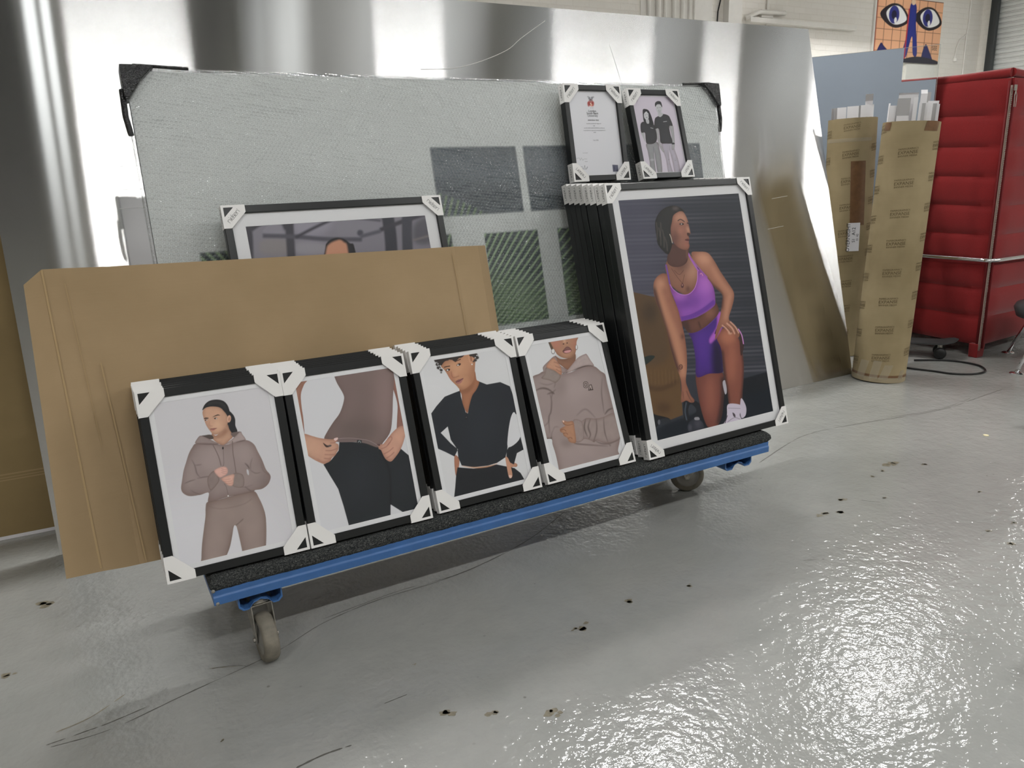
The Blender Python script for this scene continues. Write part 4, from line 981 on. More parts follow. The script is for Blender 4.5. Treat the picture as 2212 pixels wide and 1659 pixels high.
def print8():
    A = art_for('p8', (132, 128, 138), .0022); A.view(500, 440, 4.916)
    A.poly([(700,100),(1100,90),(1000,300),(700,320)], (150,146,158), soft=4); A.poly([(340,290),(480,170),(560,290),(560,310)], (142,138,148), soft=1)
    A.poly([(330,380),(600,380),(600,520),(330,520)], (138,132,134), soft=2); A.poly([(720,400),(1000,420),(1000,520),(720,520)], (150,146,154), soft=2)
    A.poly([(1150,180),(1600,200),(1600,250),(1400,330),(1160,320)], (136,133,142), soft=3)
    K = (66,64,72)
    A.line([(160,180),(190,330),(200,600)], 90, K, 2); A.line([(210,260),(360,170),(560,110)], 60, K, 2); A.line([(620,100),(630,300),(650,620)], 90, K, 2); A.line([(540,120),(600,260)], 60, K, 2)
    A.line([(340,330),(700,340),(1000,365),(1400,370)], 46, (84,82,92), 2); A.line([(690,350),(900,240),(1160,120)], 34, K, 1); A.line([(1160,120),(1600,170)], 24, (84,82,90), 1)
    A.line([(1660,60),(1700,300),(1720,600)], 130, (60,60,68), 2); A.line([(1590,270),(1800,190),(2100,90)], 46, K, 1); A.line([(1880,90),(1880,300),(1890,600)], 110, (70,70,78), 2); A.ell(1380, 300, 34, 34, (78,78,88), soft=1); A.line([(1380,340),(1600,280)], 40, (92,90,100), 2)
    A.poly([(1960,200),(2120,140),(2140,400),(1960,400)], (92,90,98), soft=3); A.line([(1940,380),(2120,330)], 20, (124,116,118), 1)
    hd = A.poly([(1008,462),(1030,400),(1080,364),(1140,350),(1210,366),(1270,410),(1315,440),(1330,700),(1005,700)], (40,40,44))
    A.poly([(1022,470),(1052,420),(1100,392),(1165,375),(1205,400),(1240,440),(1240,640),(1022,640)], (200,146,118), soft=1, clip=hd)
    A.ell(1130, 800, 160, 260, (190,140,114)); A.ell(1130, 1700, 480, 560, (96,88,150), soft=2)
    put('p8', A)
def cam_px(P):
    m = SC.camera.matrix_world; q = m.inverted() @ Vector(P); f = CAMP['f']
    return (1106+f*q.x/-q.z, 829.5-f*q.y/-q.z)
bpy.context.view_layer.update()
QUAD['p8'] = [cam_px(FR['p8'].matrix_world @ Vector(c)) for c in ((0, 0, KB.h), (KB.w, 0, KB.h), (KB.w, 0, 0), (0, 0, 0))]
print1(); print2(); print3(); print4(); print5(); print6(); print7(); print8()
# ------------------------------------------------------------------ trolley
TX0, TX1, TY0, TY1, DZT = .150, 2.012, 1.787, 2.235, .2675
tr = empty('flatbed_trolley', (1.08, 2.0, 0), label='long blue steel flatbed trolley with a charcoal carpeted deck, carrying the frames', cat='trolley')
bx, by = 1.08, 2.0
def tloc(lo, hi): return (lo[0]-bx, lo[1]-by, lo[2]), (hi[0]-bx, hi[1]-by, hi[2])
# carpeted deck: rounded slab, slightly irregular pile
me_ = MB(); nx_, prof = 150, []
for k in range(6): a = PI/2*k/5; prof.append((.012-.012*math.sin(a)*1.0, -.012+.012*math.cos(a)))     # front top radius
fr_prof = [(TY1, DZT-.034), (TY1, DZT-.004), (TY1-.004, DZT)] + [(TY0+.014, DZT), (TY0+.007, DZT-.0015), (TY0+.002, DZT-.006), (TY0, DZT-.013), (TY0-.001, DZT-.024), (TY0+.001, DZT-.032), (TY0+.006, DZT-.037), (TY0+.03, DZT-.037)]
vs = []; n = len(fr_prof)
for i in range(nx_+1):
    x = TX0+(TX1-TX0)*i/nx_; ed = min(1, min(i, nx_-i)/1.0)
    for (y, z) in fr_prof:
        j = random.uniform(-.0008, .0008) if z < DZT-.0005 and y < TY0+.01 else 0
        zz = DZT-.02+(z-DZT+.02)*(1 if ed else .55); vs.append((x-bx+(.004 if i == 0 else -.004 if i == nx_ else 0)*0, y-by+j, zz+j*.5))
fs = []
for i in range(nx_):
    for k in range(n): fs.append((i*n+k, (i+1)*n+k, (i+1)*n+(k+1) % n, i*n+(k+1) % n))
fs.append(tuple(range(n))); fs.append(tuple(nx_*n+k for k in range(n-1, -1, -1)))
auto_smooth(MB().add(vs, fs).build('carpeted_deck', M['carpet'], tr), 60)
BZ1, BZ0 = DZT-.0345, DZT-.072
f_ = MB()
# pressed angle rails with a shallow swage line
def railprof(y, s): return [(y, BZ1), (y, BZ1-.014), (y-s*.0035, BZ1-.018), (y-s*.0035, BZ0), (y+s*.004, BZ0), (y+s*.004, BZ1-.004), (y+s*.045, BZ1-.004), (y+s*.045, BZ1)]
f_.prism([(y-by, z) for y, z in railprof(TY0+.004, 1)], 'x', TX0+.004-bx, TX1-.006-bx)
f_.prism([(y-by, z) for y, z in railprof(TY1-.004, -1)], 'x', TX0+.004-bx, TX1-.006-bx)
f_.box(*tloc((TX0+.004, TY0+.008, BZ0), (TX0+.009, TY1-.008, BZ1))); f_.box(*tloc((TX1-.011, TY0+.008, BZ0), (TX1-.006, TY1-.008, BZ1)))
f_.build('chassis', M['blue'], tr, bevel=.0012)
MB().box(*tloc((TX0+.01, TY0+.02, BZ1-.004), (TX1-.012, TY1-.02, BZ1+.002))).build('deck_board', M['backing'], tr)
c_ = MB(); c_.prism([(1.03-bx, BZ0+.002), (1.30-bx, BZ0+.002), (1.285-bx, BZ0-.018), (1.05-bx, BZ0-.018)], 'y', TY0+.03-by, TY1-.03-by)
c_.build('cross_member', M['blue'], tr, bevel=.003)
for (x, y, z) in ((TX0+.006, TY0-.001, DZT-.033), (TX0+.012, TY0-.001, BZ0+.004)):
    MB().lathe([(.0045, 0), (.0045, .002), (.002, .003)], 12, mat=Matrix.Translation((x-bx, y+.002-by, z)) @ Matrix.Rotation(R(90), 4, 'X')).build('screw', M['steel'], tr, smooth=True)
def caster(px, py, trail, wheelz=.0625, yf=-.045, hw=.053):
    """bracket strap under the chassis, swivel fork and wheel; trail = heading of the wheel offset"""
    br = MB(); W2, Y0_, Y1_ = hw, yf, .05
    zt, zb = BZ0+.002, .154
    pr = [(-W2, zt), (-W2, zb+.01), (-W2+.01, zb), (-.030, zb), (-.018, zb+.014), (0, zb+.020), (.018, zb+.014), (.030, zb), (W2-.01, zb), (W2, zb+.01), (W2, zt)]
    inn = [(x*(1-.07)+0, z+.004 if z < zt-.001 else z) for x, z in pr]
    poly = pr+inn[::-1]; o = Vector((px-bx, py-by, 0)); T_ = Matrix.Translation(o)
    n = len(pr); vs = []
    for yy in (Y0_, Y1_): vs += [T_ @ Vector((x, yy, z)) for x, z in pr]+[T_ @ Vector((x, yy, z)) for x, z in inn]
    N = 2*n; fs = []
    for i in range(n-1):
        fs.append((i, i+1, N+i+1, N+i)); fs.append((n+i, N+n+i, N+n+i+1, n+i+1))
        fs.append((i, n+i, n+i+1, i+1)); fs.append((N+i, N+i+1, N+n+i+1, N+n+i))
    br.add(vs, fs); b = br.build('castor_bracket', M['blue'], tr, bevel=.001)
    nut = MB(); TZ = Matrix.Translation(o+Vector((0, -.008, 0)))
    nut.lathe([(.0115, zb+.024), (.0115, zb+.034), (.008, zb+.036)], 6, mat=TZ); nut.lathe([(.0055, zb+.03), (.0055, zb+.046)], 12, mat=TZ); nut.lathe([(.015, zb+.021), (.015, zb+.0245)], 20, mat=TZ)
    nut.build('bolt', M['chrome'], b)
    a = math.atan2(trail[1], trail[0]); Q = Matrix.Translation(o) @ Matrix.Rotation(a, 4, 'Z'); off = .036; rw = wheelz
    wh = MB(); ww = .019
    ax = Matrix.Translation((off, 0, rw)) @ Matrix.Rotation(R(90), 4, 'X')
    wh.lathe([(rw*.66, -ww+.002), (rw*.90, -ww), (rw*.975, -ww*.72), (rw, -ww*.3), (rw, ww*.3), (rw*.975, ww*.72), (rw*.90, ww), (rw*.66, ww-.002)], 48, mat=Q @ ax, close=False)
    wo = wh.build('wheel', M['rubber'], tr, smooth=True)
    hb = MB(); hb.lathe([(.0, -ww+.004), (.010, -ww-.002), (.016, -ww+.002), (rw*.60, -ww+.006), (rw*.68, -ww+.001), (rw*.68, ww-.001), (rw*.60, ww-.006), (.016, ww-.002), (.010, ww+.002), (0, ww-.004)], 32, mat=Q @ ax, close=False)
    hb.build('hub', M['hub'], wo, smooth=True)
    fk = MB()
    for sd in (-1, 1):
        y0 = sd*(ww+.0045)
        side = [(-.030, zb-.002), (.030, zb-.002), (.034, zb-.014), (off+.013, rw+.004), (off+.006, rw-.012), (off-.006, rw-.012), (off-.012, rw+.002), (-.020, zb-.042), (-.033, zb-.020)]
        fk.prism(side, 'y', min(y0, y0+sd*.003), max(y0, y0+sd*.003), mat=Q)
        fk.tube([Q @ Vector((off, y0, rw)), Q @ Vector((off, y0+sd*.008, rw))], .0065, 6)
    fk.box((-.030, -ww-.006, zb-.006), (.030, ww+.006, zb-.002), mat=Q)
    fk.lathe([(.030, zb-.003), (.034, zb+.002), (.030, zb+.010), (.016, zb+.019)], 28, mat=Matrix.Translation(o))
    fk.build('castor_fork', M['steel'], tr, bevel=.0012)
caster(.262, 1.846, (.06, -1)); caster(1.885, 2.015, (-.8, .6), yf=-.205, hw=.062); caster(.255, 2.18, (.8, .5)); caster(1.875, 2.18, (-.7, .6))

# ------------------------------------------------------------------ tan cardboard on the trolley
def card_sheet():
    th = R(15.2); r_ = empty('cardboard_sheet', (0, 1.957, DZT+.0070), (0, 0, 0), 'large plain tan cardboard panel standing behind the small frames, left flap creased', 'cardboard')
    up = Vector((0, math.sin(th), math.cos(th))); nb = Vector((0, math.cos(th), -math.sin(th)))
    # outline stations along x: (x, top height, forward fold)
    st = [(-.140, .700, -.034), (-.078, .738, 0), (-.030, .737, .001), (.015, .735, .0025), (.06, .733, .001), (.3, .727, .002), (.6, .720, .004), (.85, .714, .004), (.985, .712, .003), (1.0, .7115, .000), (1.012, .711, .003), (1.085, .710, .012), (1.121, .712, .036)]
    bot = {0: .010, 1: .002, 2: -.002}
    mb = MB(); nz = 24; th_ = .0045; vs = []; N = len(st)
    for side in (0, 1):
        for i, (x, h, d) in enumerate(st):
            for k in range(nz+1):
                f = k/nz; b = bot.get(i, -.004 if i < 5 else 0); s_ = b+(h-b)*f
                dd = d*(1-.15*f) + .004*math.sin(3*f+x*2)*f*(1-f)
                if i == 3: dd += .006*(1-f)**2
                p = Vector((x+.022*f*(1 if i == 0 else 0)+(.015*(1-f) if 0 < i < 3 else 0), 0, 0)) + up*s_ + nb*(dd+side*th_); vs.append(p)
    def I(s, i, k): return s*N*(nz+1)+i*(nz+1)+k
    fs = []
    for i in range(N-1):
        for k in range(nz):
            fs.append((I(0,i,k), I(0,i+1,k), I(0,i+1,k+1), I(0,i,k+1))); fs.append((I(1,i,k), I(1,i,k+1), I(1,i+1,k+1), I(1,i+1,k)))
        fs.append((I(0,i,nz), I(0,i+1,nz), I(1,i+1,nz), I(1,i,nz))); fs.append((I(0,i,0), I(1,i,0), I(1,i+1,0), I(0,i+1,0)))
    for k in range(nz):
        fs.append((I(0,0,k), I(0,0,k+1), I(1,0,k+1), I(1,0,k))); fs.append((I(0,N-1,k), I(1,N-1,k), I(1,N-1,k+1), I(0,N-1,k+1)))
    o = mb.add(vs, fs).build('panel', M['cardboard'], r_); auto_smooth(o, 14)
    # pressed crease lines
    for xa, xb, h0, h1, w_ in ((-.068, -.078, .01, .735, .0045), (.030, .010, .0, .50, .0028), (1.0, .990, .02, .69, .002), (-.020, -.035, .30, .70, .0016)):
        pts = [(xa+(xb-xa)*k/10, h0+(h1-h0)*k/10) for k in range(11)]
        cr = MB(); ribbon(cr, pts, w_, lambda a, b: Vector((a, 0, 0))+up*b-nb*.0030+nb*(.0022 if a > .9 else 0), 0)
        cr.build('crease', M['crease'], r_)
    return r_
M['crease'] = simple('worn cardboard crease', rgb(176, 150, 110), .8)
card_sheet()

# ------------------------------------------------------------------ bubble wrapped board
BTH = 12; BY0 = 2.143
bw = empty('wrapped_board', (.187, BY0, DZT+.0085), (-R(BTH), 0, 0), 'wide bubble-wrapped picture board with vineyard photo tiles, leaning behind the frames', 'wrapped board')
BWD, BHT, BDP = 2.079, 1.216, .028
def board_print():
    A = Art(0, 0, BWD, BHT, .0042, None, bg=(212, 215, 213))
    def tile(x0, z0, x1, z1, mode):
        m = A.poly([(x0, z0), (x1, z0), (x1, z1), (x0, z1)], (70, 80, 88), sm=False)
        if mode == 'sky':
            A.poly([(x0, z0+.08), (x1, z0+.03), (x1, z1-.03), (x0, z1-.06)], (52, 60, 70), soft=8, a=.8, clip=m)
            A.poly([(x0-.05, z1-.10), (x1, z0+.10), (x1+.05, z0+.17), (x0, z1-.02)], (96, 106, 114), soft=7, a=.7, clip=m)
        return m
    ox, oz = -.02, -.30
    tiles = [(.835, .785, 1.144, 1.002, 'sky'), (1.172, .785, 1.56, 1.002, 'sky'), (1.59, .785, 1.955, 1.002, 'sky'),
             (.109, .02, .866, .728, 'vine'), (.983, .42, 1.187, .722, 'vine'), (1.267, .42, 1.62, .722, 'vine'), (1.66, .02, 1.95, .722, 'vine'), (.983, .02, 1.187, .35, 'vine'), (1.267, .02, 1.62, .35, 'vine')]
    vp = (.60, .10)
    tiles = [(a*1.0104, b*1.0104-.0095 if b > .1 else b, c*1.0104, d*1.0104-.0095, e) for a, b, c, d, e in tiles]
    for t_ in tiles:
        m = tile(*t_)
        if t_[4] == 'vine': A.poly([(t_[0], t_[1]), (t_[2], t_[1]), (t_[2], t_[3]), (t_[0], t_[3])], (50, 66, 68), sm=False, clip=m)
        for k in range(84):
            a = R(3+k*1.55); r0, r1 = .12, 1.25
            p0 = (vp[0]+r0*math.cos(a), vp[1]+r0*math.sin(a)); p1 = (vp[0]+r1*math.cos(a), vp[1]+r1*math.sin(a))
            if t_[4] == 'vine':
                A.line([p0, p1], .0062, (158, 184, 142), 0, .85, sm=False, clip=m)
            elif 30 < k < 78:
                A.line([(vp[0]+.70*math.cos(a), vp[1]+.70*math.sin(a)), (vp[0]+.80*math.cos(a), vp[1]+.80*math.sin(a))], .008, (122, 146, 104), 0, .6, sm=False, clip=m)
        if t_[4] == 'vine': A.poly([(t_[0], t_[1]), (t_[2], t_[1]), (t_[2], t_[1]+.09), (t_[0], t_[1]+.16)], (104, 132, 88), soft=8, a=.6, clip=m)
    place(A.mesh('board_print', -.0006), 'board_print', bw)
board_print()
MB().box((.004, 0, .004), (BWD-.004, BDP, BHT-.004)).build('board', M['strip_white'], bw)
me_e = MB().box((0, .001, 0), (.004, BDP-.001, BHT)).box((BWD-.004, .001, 0), (BWD, BDP-.001, BHT)).box((.004, .001, BHT-.004), (BWD-.004, BDP-.001, BHT)).box((.004, .001, 0), (BWD-.004, BDP-.001, .004))
me_e.build('edge_band', M['dark_metal'], bw)
def crumpled_corner(cx, cz, sx, sz, name='corner_guard'):
    """black foam edge guards folded round the corner under the wrap"""
    mb = MB(); L = .085
    pts = [(0, 0), (sx*L, 0), (sx*L*.55, sz*L*.45), (sx*L*.16, sz*L), (0, sz*L)]
    mb.prism([(cx+p[0]-sx*.012, cz+p[1]-sz*.010) for p in pts], 'y', -.024, BDP+.008)
    mb.tube([(cx-sx*.014, -.004, cz+sz*.05), (cx-sx*.016, -.004, cz+sz*.12), (cx-sx*.010, .0, cz+sz*.17)], .008, 8); mb.tube([(cx+sx*.02, -.010, cz-sz*.012), (cx+sx*.16, -.006, cz-sz*.008)], .005, 8)
    return mb.build(name, M['black_gloss'], bw, bevel=.002)
M['black_gloss'] = simple('black glossy film', rgb(22, 22, 24), .22, bumps=(70, 1.0, .006))
crumpled_corner(0, BHT, 1, -1); crumpled_corner(BWD, BHT, -1, -1)
# the wrap: a thin undulating film a few millimetres off the board
def wrap():
    nx, nz = 150, 90; mb = MB(); vs = []
    for i in range(nx+1):
        for k in range(nz+1):
            u, v = i/nx, k/nz; x = -.008+(BWD+.016)*u; z = -.002+(BHT+.010)*v
            d = .006+.006*(math.sin(5*u*3+v*7)*.5+.5)+.006*max(0, math.sin(9*u-4*v+1.3))**3+.005*max(0, math.sin(17*v-7*u+.6*math.sin(9*u)))**4
            cr = math.exp(-((u)**2+(1-v)**2)/.004)+math.exp(-((1-u)**2+(1-v)**2)/.004)
            d += cr*.010*random.random()
            e = min(1, min(u, 1-u)*BWD/.012, min(v, 1-v)*BHT/.012); vs.append((x, -d*e-.002, z))
    fs = [(i*(nz+1)+k, (i+1)*(nz+1)+k, (i+1)*(nz+1)+k+1, i*(nz+1)+k+1) for i in range(nx) for k in range(nz)]
    mb.add(vs, fs); b = len(mb.v)
    mb.box((-.008, -.002, BHT+.004), (BWD+.008, BDP+.006, BHT+.0065)); mb.box((-.009, -.002, 0), (-.0075, BDP+.006, BHT)); mb.box((BWD+.0075, -.002, 0), (BWD+.009, BDP+.006, BHT))
    o = mb.build('bubble_wrap', M['bubble'], bw, smooth=True); return o
wrap()
# ------------------------------------------------------------------ aluminium sheet
STH = 13.7
al = empty('aluminium_sheet', (-.205, 2.770, .001), (-R(STH), 0, R(-.35)), 'huge bare aluminium sheet with vertical bright and dark reflections, leaning behind everything', 'metal sheet')
SW, SH = 3.957, 1.945
def sheet():
    nx, nz = 160, 60; vs = []; th = .003
    for s in (0, 1):
        for i in range(nx+1):
            for k in range(nz+1):
                u, v = i/nx, k/nz; x = SW*u
                y = .010*v*v*math.exp(-x/.45)
                vs.append((x, y+s*th, SH*v))
    N = (nx+1)*(nz+1); I = lambda s, i, k: s*N+i*(nz+1)+k; fs = []; ms = []
    for i in range(nx):
        for k in range(nz):
            fs.append((I(0,i,k), I(0,i+1,k), I(0,i+1,k+1), I(0,i,k+1))); fs.append((I(1,i,k), I(1,i,k+1), I(1,i+1,k+1), I(1,i+1,k)))
    ed = []
    for i in range(nx):
        ed.append((I(0,i,nz), I(0,i+1,nz), I(1,i+1,nz), I(1,i,nz))); ed.append((I(0,i,0), I(1,i,0), I(1,i+1,0), I(0,i+1,0)))
    for k in range(nz):
        ed.append((I(0,0,k), I(0,0,k+1), I(1,0,k+1), I(1,0,k))); ed.append((I(0,nx,k), I(1,nx,k), I(1,nx,k+1), I(0,nx,k+1)))
    mb = MB(); mb.v = [tuple(p) for p in vs]; mb.f = fs+ed; mb.m = [0]*len(fs)+[1]*len(ed)
    o = mb.build('sheet_metal', [M['alu'], M['alu_edge']], al); auto_smooth(o, 30)
sheet()
al.rotation_euler = (-R(STH), 0, 0)
def sline(P, w_):
    sc_ = MB(); ribbon(sc_, P, w_, lambda a, b: (a, -.0012, b), 0)
    sc_.build('scratch', M['scratch'], al)
def sp(P): return [(p[0], p[1]) for p in P]
sline(sp(smooth_pts([(1.57, 1.645), (1.72, 1.655), (1.86, 1.69), (2.0, 1.745), (2.08, 1.80), (2.22, 1.885)], 6, False)), .0022)
sline(sp(smooth_pts([(2.56, 1.80), (2.60, 1.62), (2.615, 1.52)], 6, False)), .0014)
sline([(3.50, 1.02), (3.62, 1.03)], .0012); sline([(3.44, .86), (3.56, .87)], .0012); sline([(3.05, .42), (3.3, .44)], .0012)
for zz_ in (1.275, 1.195, 1.13): sline([(.36, zz_), (.62, zz_+.002)], .0009)

# brown cardboard stacked at far left behind the sheet
cb = empty('cardboard_sheet', (-1.3, 3.062, .001), (-R(9), 0, R(-3.0)), 'dark brown cardboard panel at the far left, standing on the floor behind the metal sheet', 'cardboard')
mb = MB(); mb.box((0, 0, .012), (1.75, .012, 1.55)); mb.build('panel', M['kraft_dark'], cb, bevel=.001)
MB().box((0, .001, 0), (1.75, .011, .012)).build('white_edge', M['strip_white'], cb)
mb = MB()
for z_, w_ in ((.205, .004), (.214, .003), (.225, .005)): ribbon(mb, [(0, z_), (1.75, z_+.002)], w_, lambda a, b: (a, -.0006, b), 0)
mb.build('tape_seam', M['crease'], cb)

# ------------------------------------------------------------------ cardboard tubes with card strips
def wrap_T(r_, a0, z0): return lambda a, b: (( r_)*math.cos(a0+a/r_), (r_)*math.sin(a0+a/r_), z0+b)
def kraft_tube(name, loc, rot, r_, H, label, a_face, tape=True, overnight=False, z_off=0.0):
    root = empty(name, loc, rot, label, 'cardboard tube', None)
    mb = MB(); n = 72; vs = []
    zs = [0, .004]+[H*k/14 for k in range(1, 14)]+[H-.002, H]
    ragged = [random.uniform(-.0006, .0006) for _ in range(n)]
    for rr, flip in ((r_, 0), (r_-.005, 1)):
        for z in zs:
            for k in range(n):
                a = 2*PI*k/n; q = rr*(1+.006*math.sin(2*a+1)*z/H); vs.append((q*math.cos(a), q*math.sin(a), z+(ragged[k] if z == H else 0)))
    N = len(zs)*n; fs = []
    for i in range(len(zs)-1):
        for k in range(n):
            j = (k+1) % n; fs.append((i*n+k, i*n+j, (i+1)*n+j, (i+1)*n+k)); fs.append((N+i*n+k, N+(i+1)*n+k, N+(i+1)*n+j, N+i*n+j))
    L = (len(zs)-1)*n
    for k in range(n): j = (k+1) % n; fs.append((L+k, L+j, N+L+j, N+L+k)); fs.append((k, N+k, N+j, j))
    o = mb.add(vs, fs).build('tube_wall', M['kraft'], root); auto_smooth(o, 50)
    MB().lathe([(r_-.005, .012), (0.001, .012)], 48, close=False).build('end_cap', M['kraft_dark'], root)
    # repeated lettering
    tx = MB(); rr = r_+.0010
    row = 0.152; colstep = .172
    for i in range(int(H/row)+1):
        for j in range(5):
            z = .055+i*row-.030*((j) % 2)*0+(j*.037) + z_off
            a = a_face+(j-2)*colstep/r_
            if z > H-.035 or z < .02: continue
            sl = .10
            def T(h0, a=a, z=z, sl=sl): return lambda p, q: (rr*math.cos(a+p/rr), rr*math.sin(a+p/rr), z+h0+q+p*sl)
            text_into(tx, 'PAPERGRAPHICS', T(.0205), .0125); text_into(tx, 'EXPANSE', T(.0), .0225); text_into(tx, 'BANNER MEDIA', T(-.0135), .0125)
    tx.build('printed_lettering', M['print_brown'], root)
    return root
def patch(root, r_, a0, a1, z0, z1, mat, name, skew=0, dz=0):
    mb = MB(); n = 10; vs = []
    for i in range(n+1):
        for k in range(5):
            f = k/4; a = a0+(a1-a0)*i/n+skew*f; z = z0+(z1-z0)*f+dz*i/n; vs.append((r_*math.cos(a), r_*math.sin(a), z))
    mb.add(vs, [(i*5+k, (i+1)*5+k, (i+1)*5+k+1, i*5+k+1) for i in range(n) for k in range(4)])
    return mb.build(name, mat, root, smooth=True)
TR = .136
af = math.atan2(-2.66, -3.83)          # side that faces the camera
t1 = kraft_tube('cardboard_tube', (3.792, 2.635, .001), (R(.6), R(2.6), 0), TR, 1.352, 'big kraft cardboard tube standing in front, clear tape round its foot', af)
patch(t1, TR+.0022, af-.9, af-.55, .02, .115, M['tape'], 'clear_tape', .15); patch(t1, TR+.0022, af-.35, af-.05, .02, .120, M['tape'], 'clear_tape', .12); patch(t1, TR+.0022, af+.0, af+.32, .02, .10, M['tape'], 'clear_tape', .18); patch(t1, TR+.0022, af+.75, af+1.0, .02, .07, M['tape'], 'clear_tape', .1)
patch(t1, TR+.0018, af-1.5, af+1.5, .028, .042, M['tape_brown'], 'brown_tape')
patch(t1, TR+.0018, af+.45, af+1.05, 1.305, 1.352, M['tape_brown'], 'brown_tape', .08); patch(t1, TR+.0018, af-1.1, af-.78, 1.31, 1.348, M['tape_brown'], 'brown_tape', .05)
MB().lathe([(TR+.0028, .002), (TR+.003, .030)], 60, close=False).build('foot_wrap', M['tape'], t1, smooth=True)
t2 = kraft_tube('cardboard_tube', (4.150, 3.170, .001), (R(-1.0), R(-.5), 0), TR, 1.412, 'kraft cardboard tube standing behind the front tube, with a white shipping label', math.atan2(-3.17, -4.15), z_off=.01)
a2 = math.atan2(-3.17, -4.15)
patch(t2, TR+.0018, a2+.12, a2+.75, .80, 1.17, M['tape_brown'], 'brown_tape', -.1)
patch(t2, TR+.0022, a2-1.2, a2+.9, 1.28, 1.30, M['tape'], 'clear_tape')
lb = patch(t2, TR+.0028, a2+.06, a2+.56, .648, .815, M['strip_white'], 'shipping_label')
mb = MB(); rr = TR+.0040
def TL_(a, z, h): return lambda p, q: (rr*math.cos(a+(-q)/rr), rr*math.sin(a+(-q)/rr), z+p)
text_into(mb, 'OVERNIGHT', TL_(a2+.15, .730, 1), .030); text_into(mb, 'A12', TL_(a2+.36, .765, 1), .028); text_into(mb, 'S1', TL_(a2+.36, .71, 1), .024); text_into(mb, '01 42', TL_(a2+.50, .73, 1), .018)
mb.build('label_lettering', M['ink'], lb)
# strips of white and grey card standing in the tubes
bpy.context.view_layer.update()
def strip(tube, x, y, w_, h0, h1, ang, mat, label, bend=None, group='card strips standing in the tubes'):
    T_ = tube.matrix_world
    o_ = T_ @ Vector((x, y, h0)); o = empty('card_strip', o_, tuple(tube.rotation_euler), None, 'card strip', group)
    c_, s_ = math.cos(ang), math.sin(ang); mb = MB(); t = .0016; H = h1-h0
    def bx_(z0, z1, l0=0, l1=0): # upright board with optional lean
        P = []
        for z, l in ((z0, l0), (z1, l1)):
            for sx, sy in ((-w_/2, -t/2), (w_/2, -t/2), (w_/2, t/2), (-w_/2, t/2)):
                P.append((sx*c_-sy*s_-l*s_*-1*0+l*-s_*-1, sx*s_+sy*c_-l*c_, z))
        mb.add(P, [(0,3,2,1),(4,5,6,7),(0,1,5,4),(1,2,6,5),(2,3,7,6),(3,0,4,7)])
    bx_(0, H)
    if bend: bx_(H, H+bend[0], 0, bend[1])
    COL.objects.unlink(o); bpy.data.objects.remove(o)
    q = mb.build('card_strip', mat, None, loc=o_, rot=tuple(tube.rotation_euler)); tag(q, label, 'card strip', group); return q
fx, fy = math.cos(af), math.sin(af); rx_, ry_ = -fy, fx       # toward camera; camera's right is (-fx rotated)
def S1(r_off, f_off, w_, top, dang, mat, label, bend=None):
    # r_off to the right as seen from the camera, f_off toward the camera
    x = fx*f_off + (-ry_)*0 + fy*-1*0; x = fx*f_off + (fy*-1)*r_off*1; y = fy*f_off + (fx)*r_off*1
    return strip(t1, x, y, w_, .62, 1.352+top, math.atan2(fx, -fy)+dang, mat, label, bend)
def S2(r_off, f_off, w_, top, dang, mat, label, bend=None):
    gx, gy = math.cos(a2), math.sin(a2)
    return strip(t2, gx*f_off-gy*r_off, gy*f_off+gx*r_off, w_, .66, 1.412+top, math.atan2(gx, -gy)+dang, mat, label, bend)
WS, GS = M['strip_white'], M['strip_grey']
for a in ((-.096, .045, .034, .082, .0, WS, 'white card strip at the left rim of the front tube'),
          (-.082, .030, .020, .078, .3, GS, 'grey card strip second from the left in the front tube'),
          (-.048, .055, .060, .115, .02, GS, 'wide grey card strip in the middle of the front tube'),
          (-.046, .066, .056, .030, .0, WS, 'short white card strip in front of the wide grey one'),
          (-.030, .020, .090, .135, .0, WS, 'tall white card strip behind the wide grey one', (.008, .01)),
          (.006, .050, .020, .118, .15, WS, 'white card strip just right of the wide grey one'),
          (.031, .056, .016, .092, -.2, WS, 'narrow white card strip right of the tube centre'),
          (.040, .045, .030, .135, .1, WS, 'white card strip with a folded top at the right of the front tube', (.020, -.016)),
          (.044, .060, .016, .088, .3, GS, 'narrow grey card strip at the right of the front tube'),
          (.060, .050, .018, .092, -.1, WS, 'narrow white card strip second from the right in the front tube'),
          (.076, .045, .018, .090, .2, WS, 'white card strip third from the right rim of the front tube'),
          (.092, .030, .022, .088, .0, GS, 'grey card strip next to the right rim of the front tube'),
          (.106, .020, .022, .085, -.2, WS, 'white card strip at the right rim of the front tube'),
          (.088, -.02, .050, .105, .0, WS, 'white card strip at the back right of the front tube'),
          (.050, -.04, .045, .150, .1, GS, 'pale grey card strip standing tallest at the back of the front tube')): S1(*a)
for a in ((-.112, .030, .014, .066, .5, GS, 'dark narrow card strip at the left rim of the rear tube'),
          (-.095, .050, .018, .066, .2, GS, 'grey card strip second from the left in the rear tube'),
          (-.062, .065, .050, .066, .0, WS, 'white card strip third from the left in the rear tube'),
          (-.002, .070, .062, .068, .0, WS, 'white card strip in the middle of the rear tube'),
          (.034, .060, .012, .068, .4, GS, 'thin grey card strip right of the rear tube centre'),
          (.074, .062, .070, .070, .0, WS, 'wide white card strip at the right of the rear tube'),
          (.082, .040, .040, .092, .0, WS, 'white card strip with a big folded grey top in the rear tube', (.034, .05))): S2(*a)

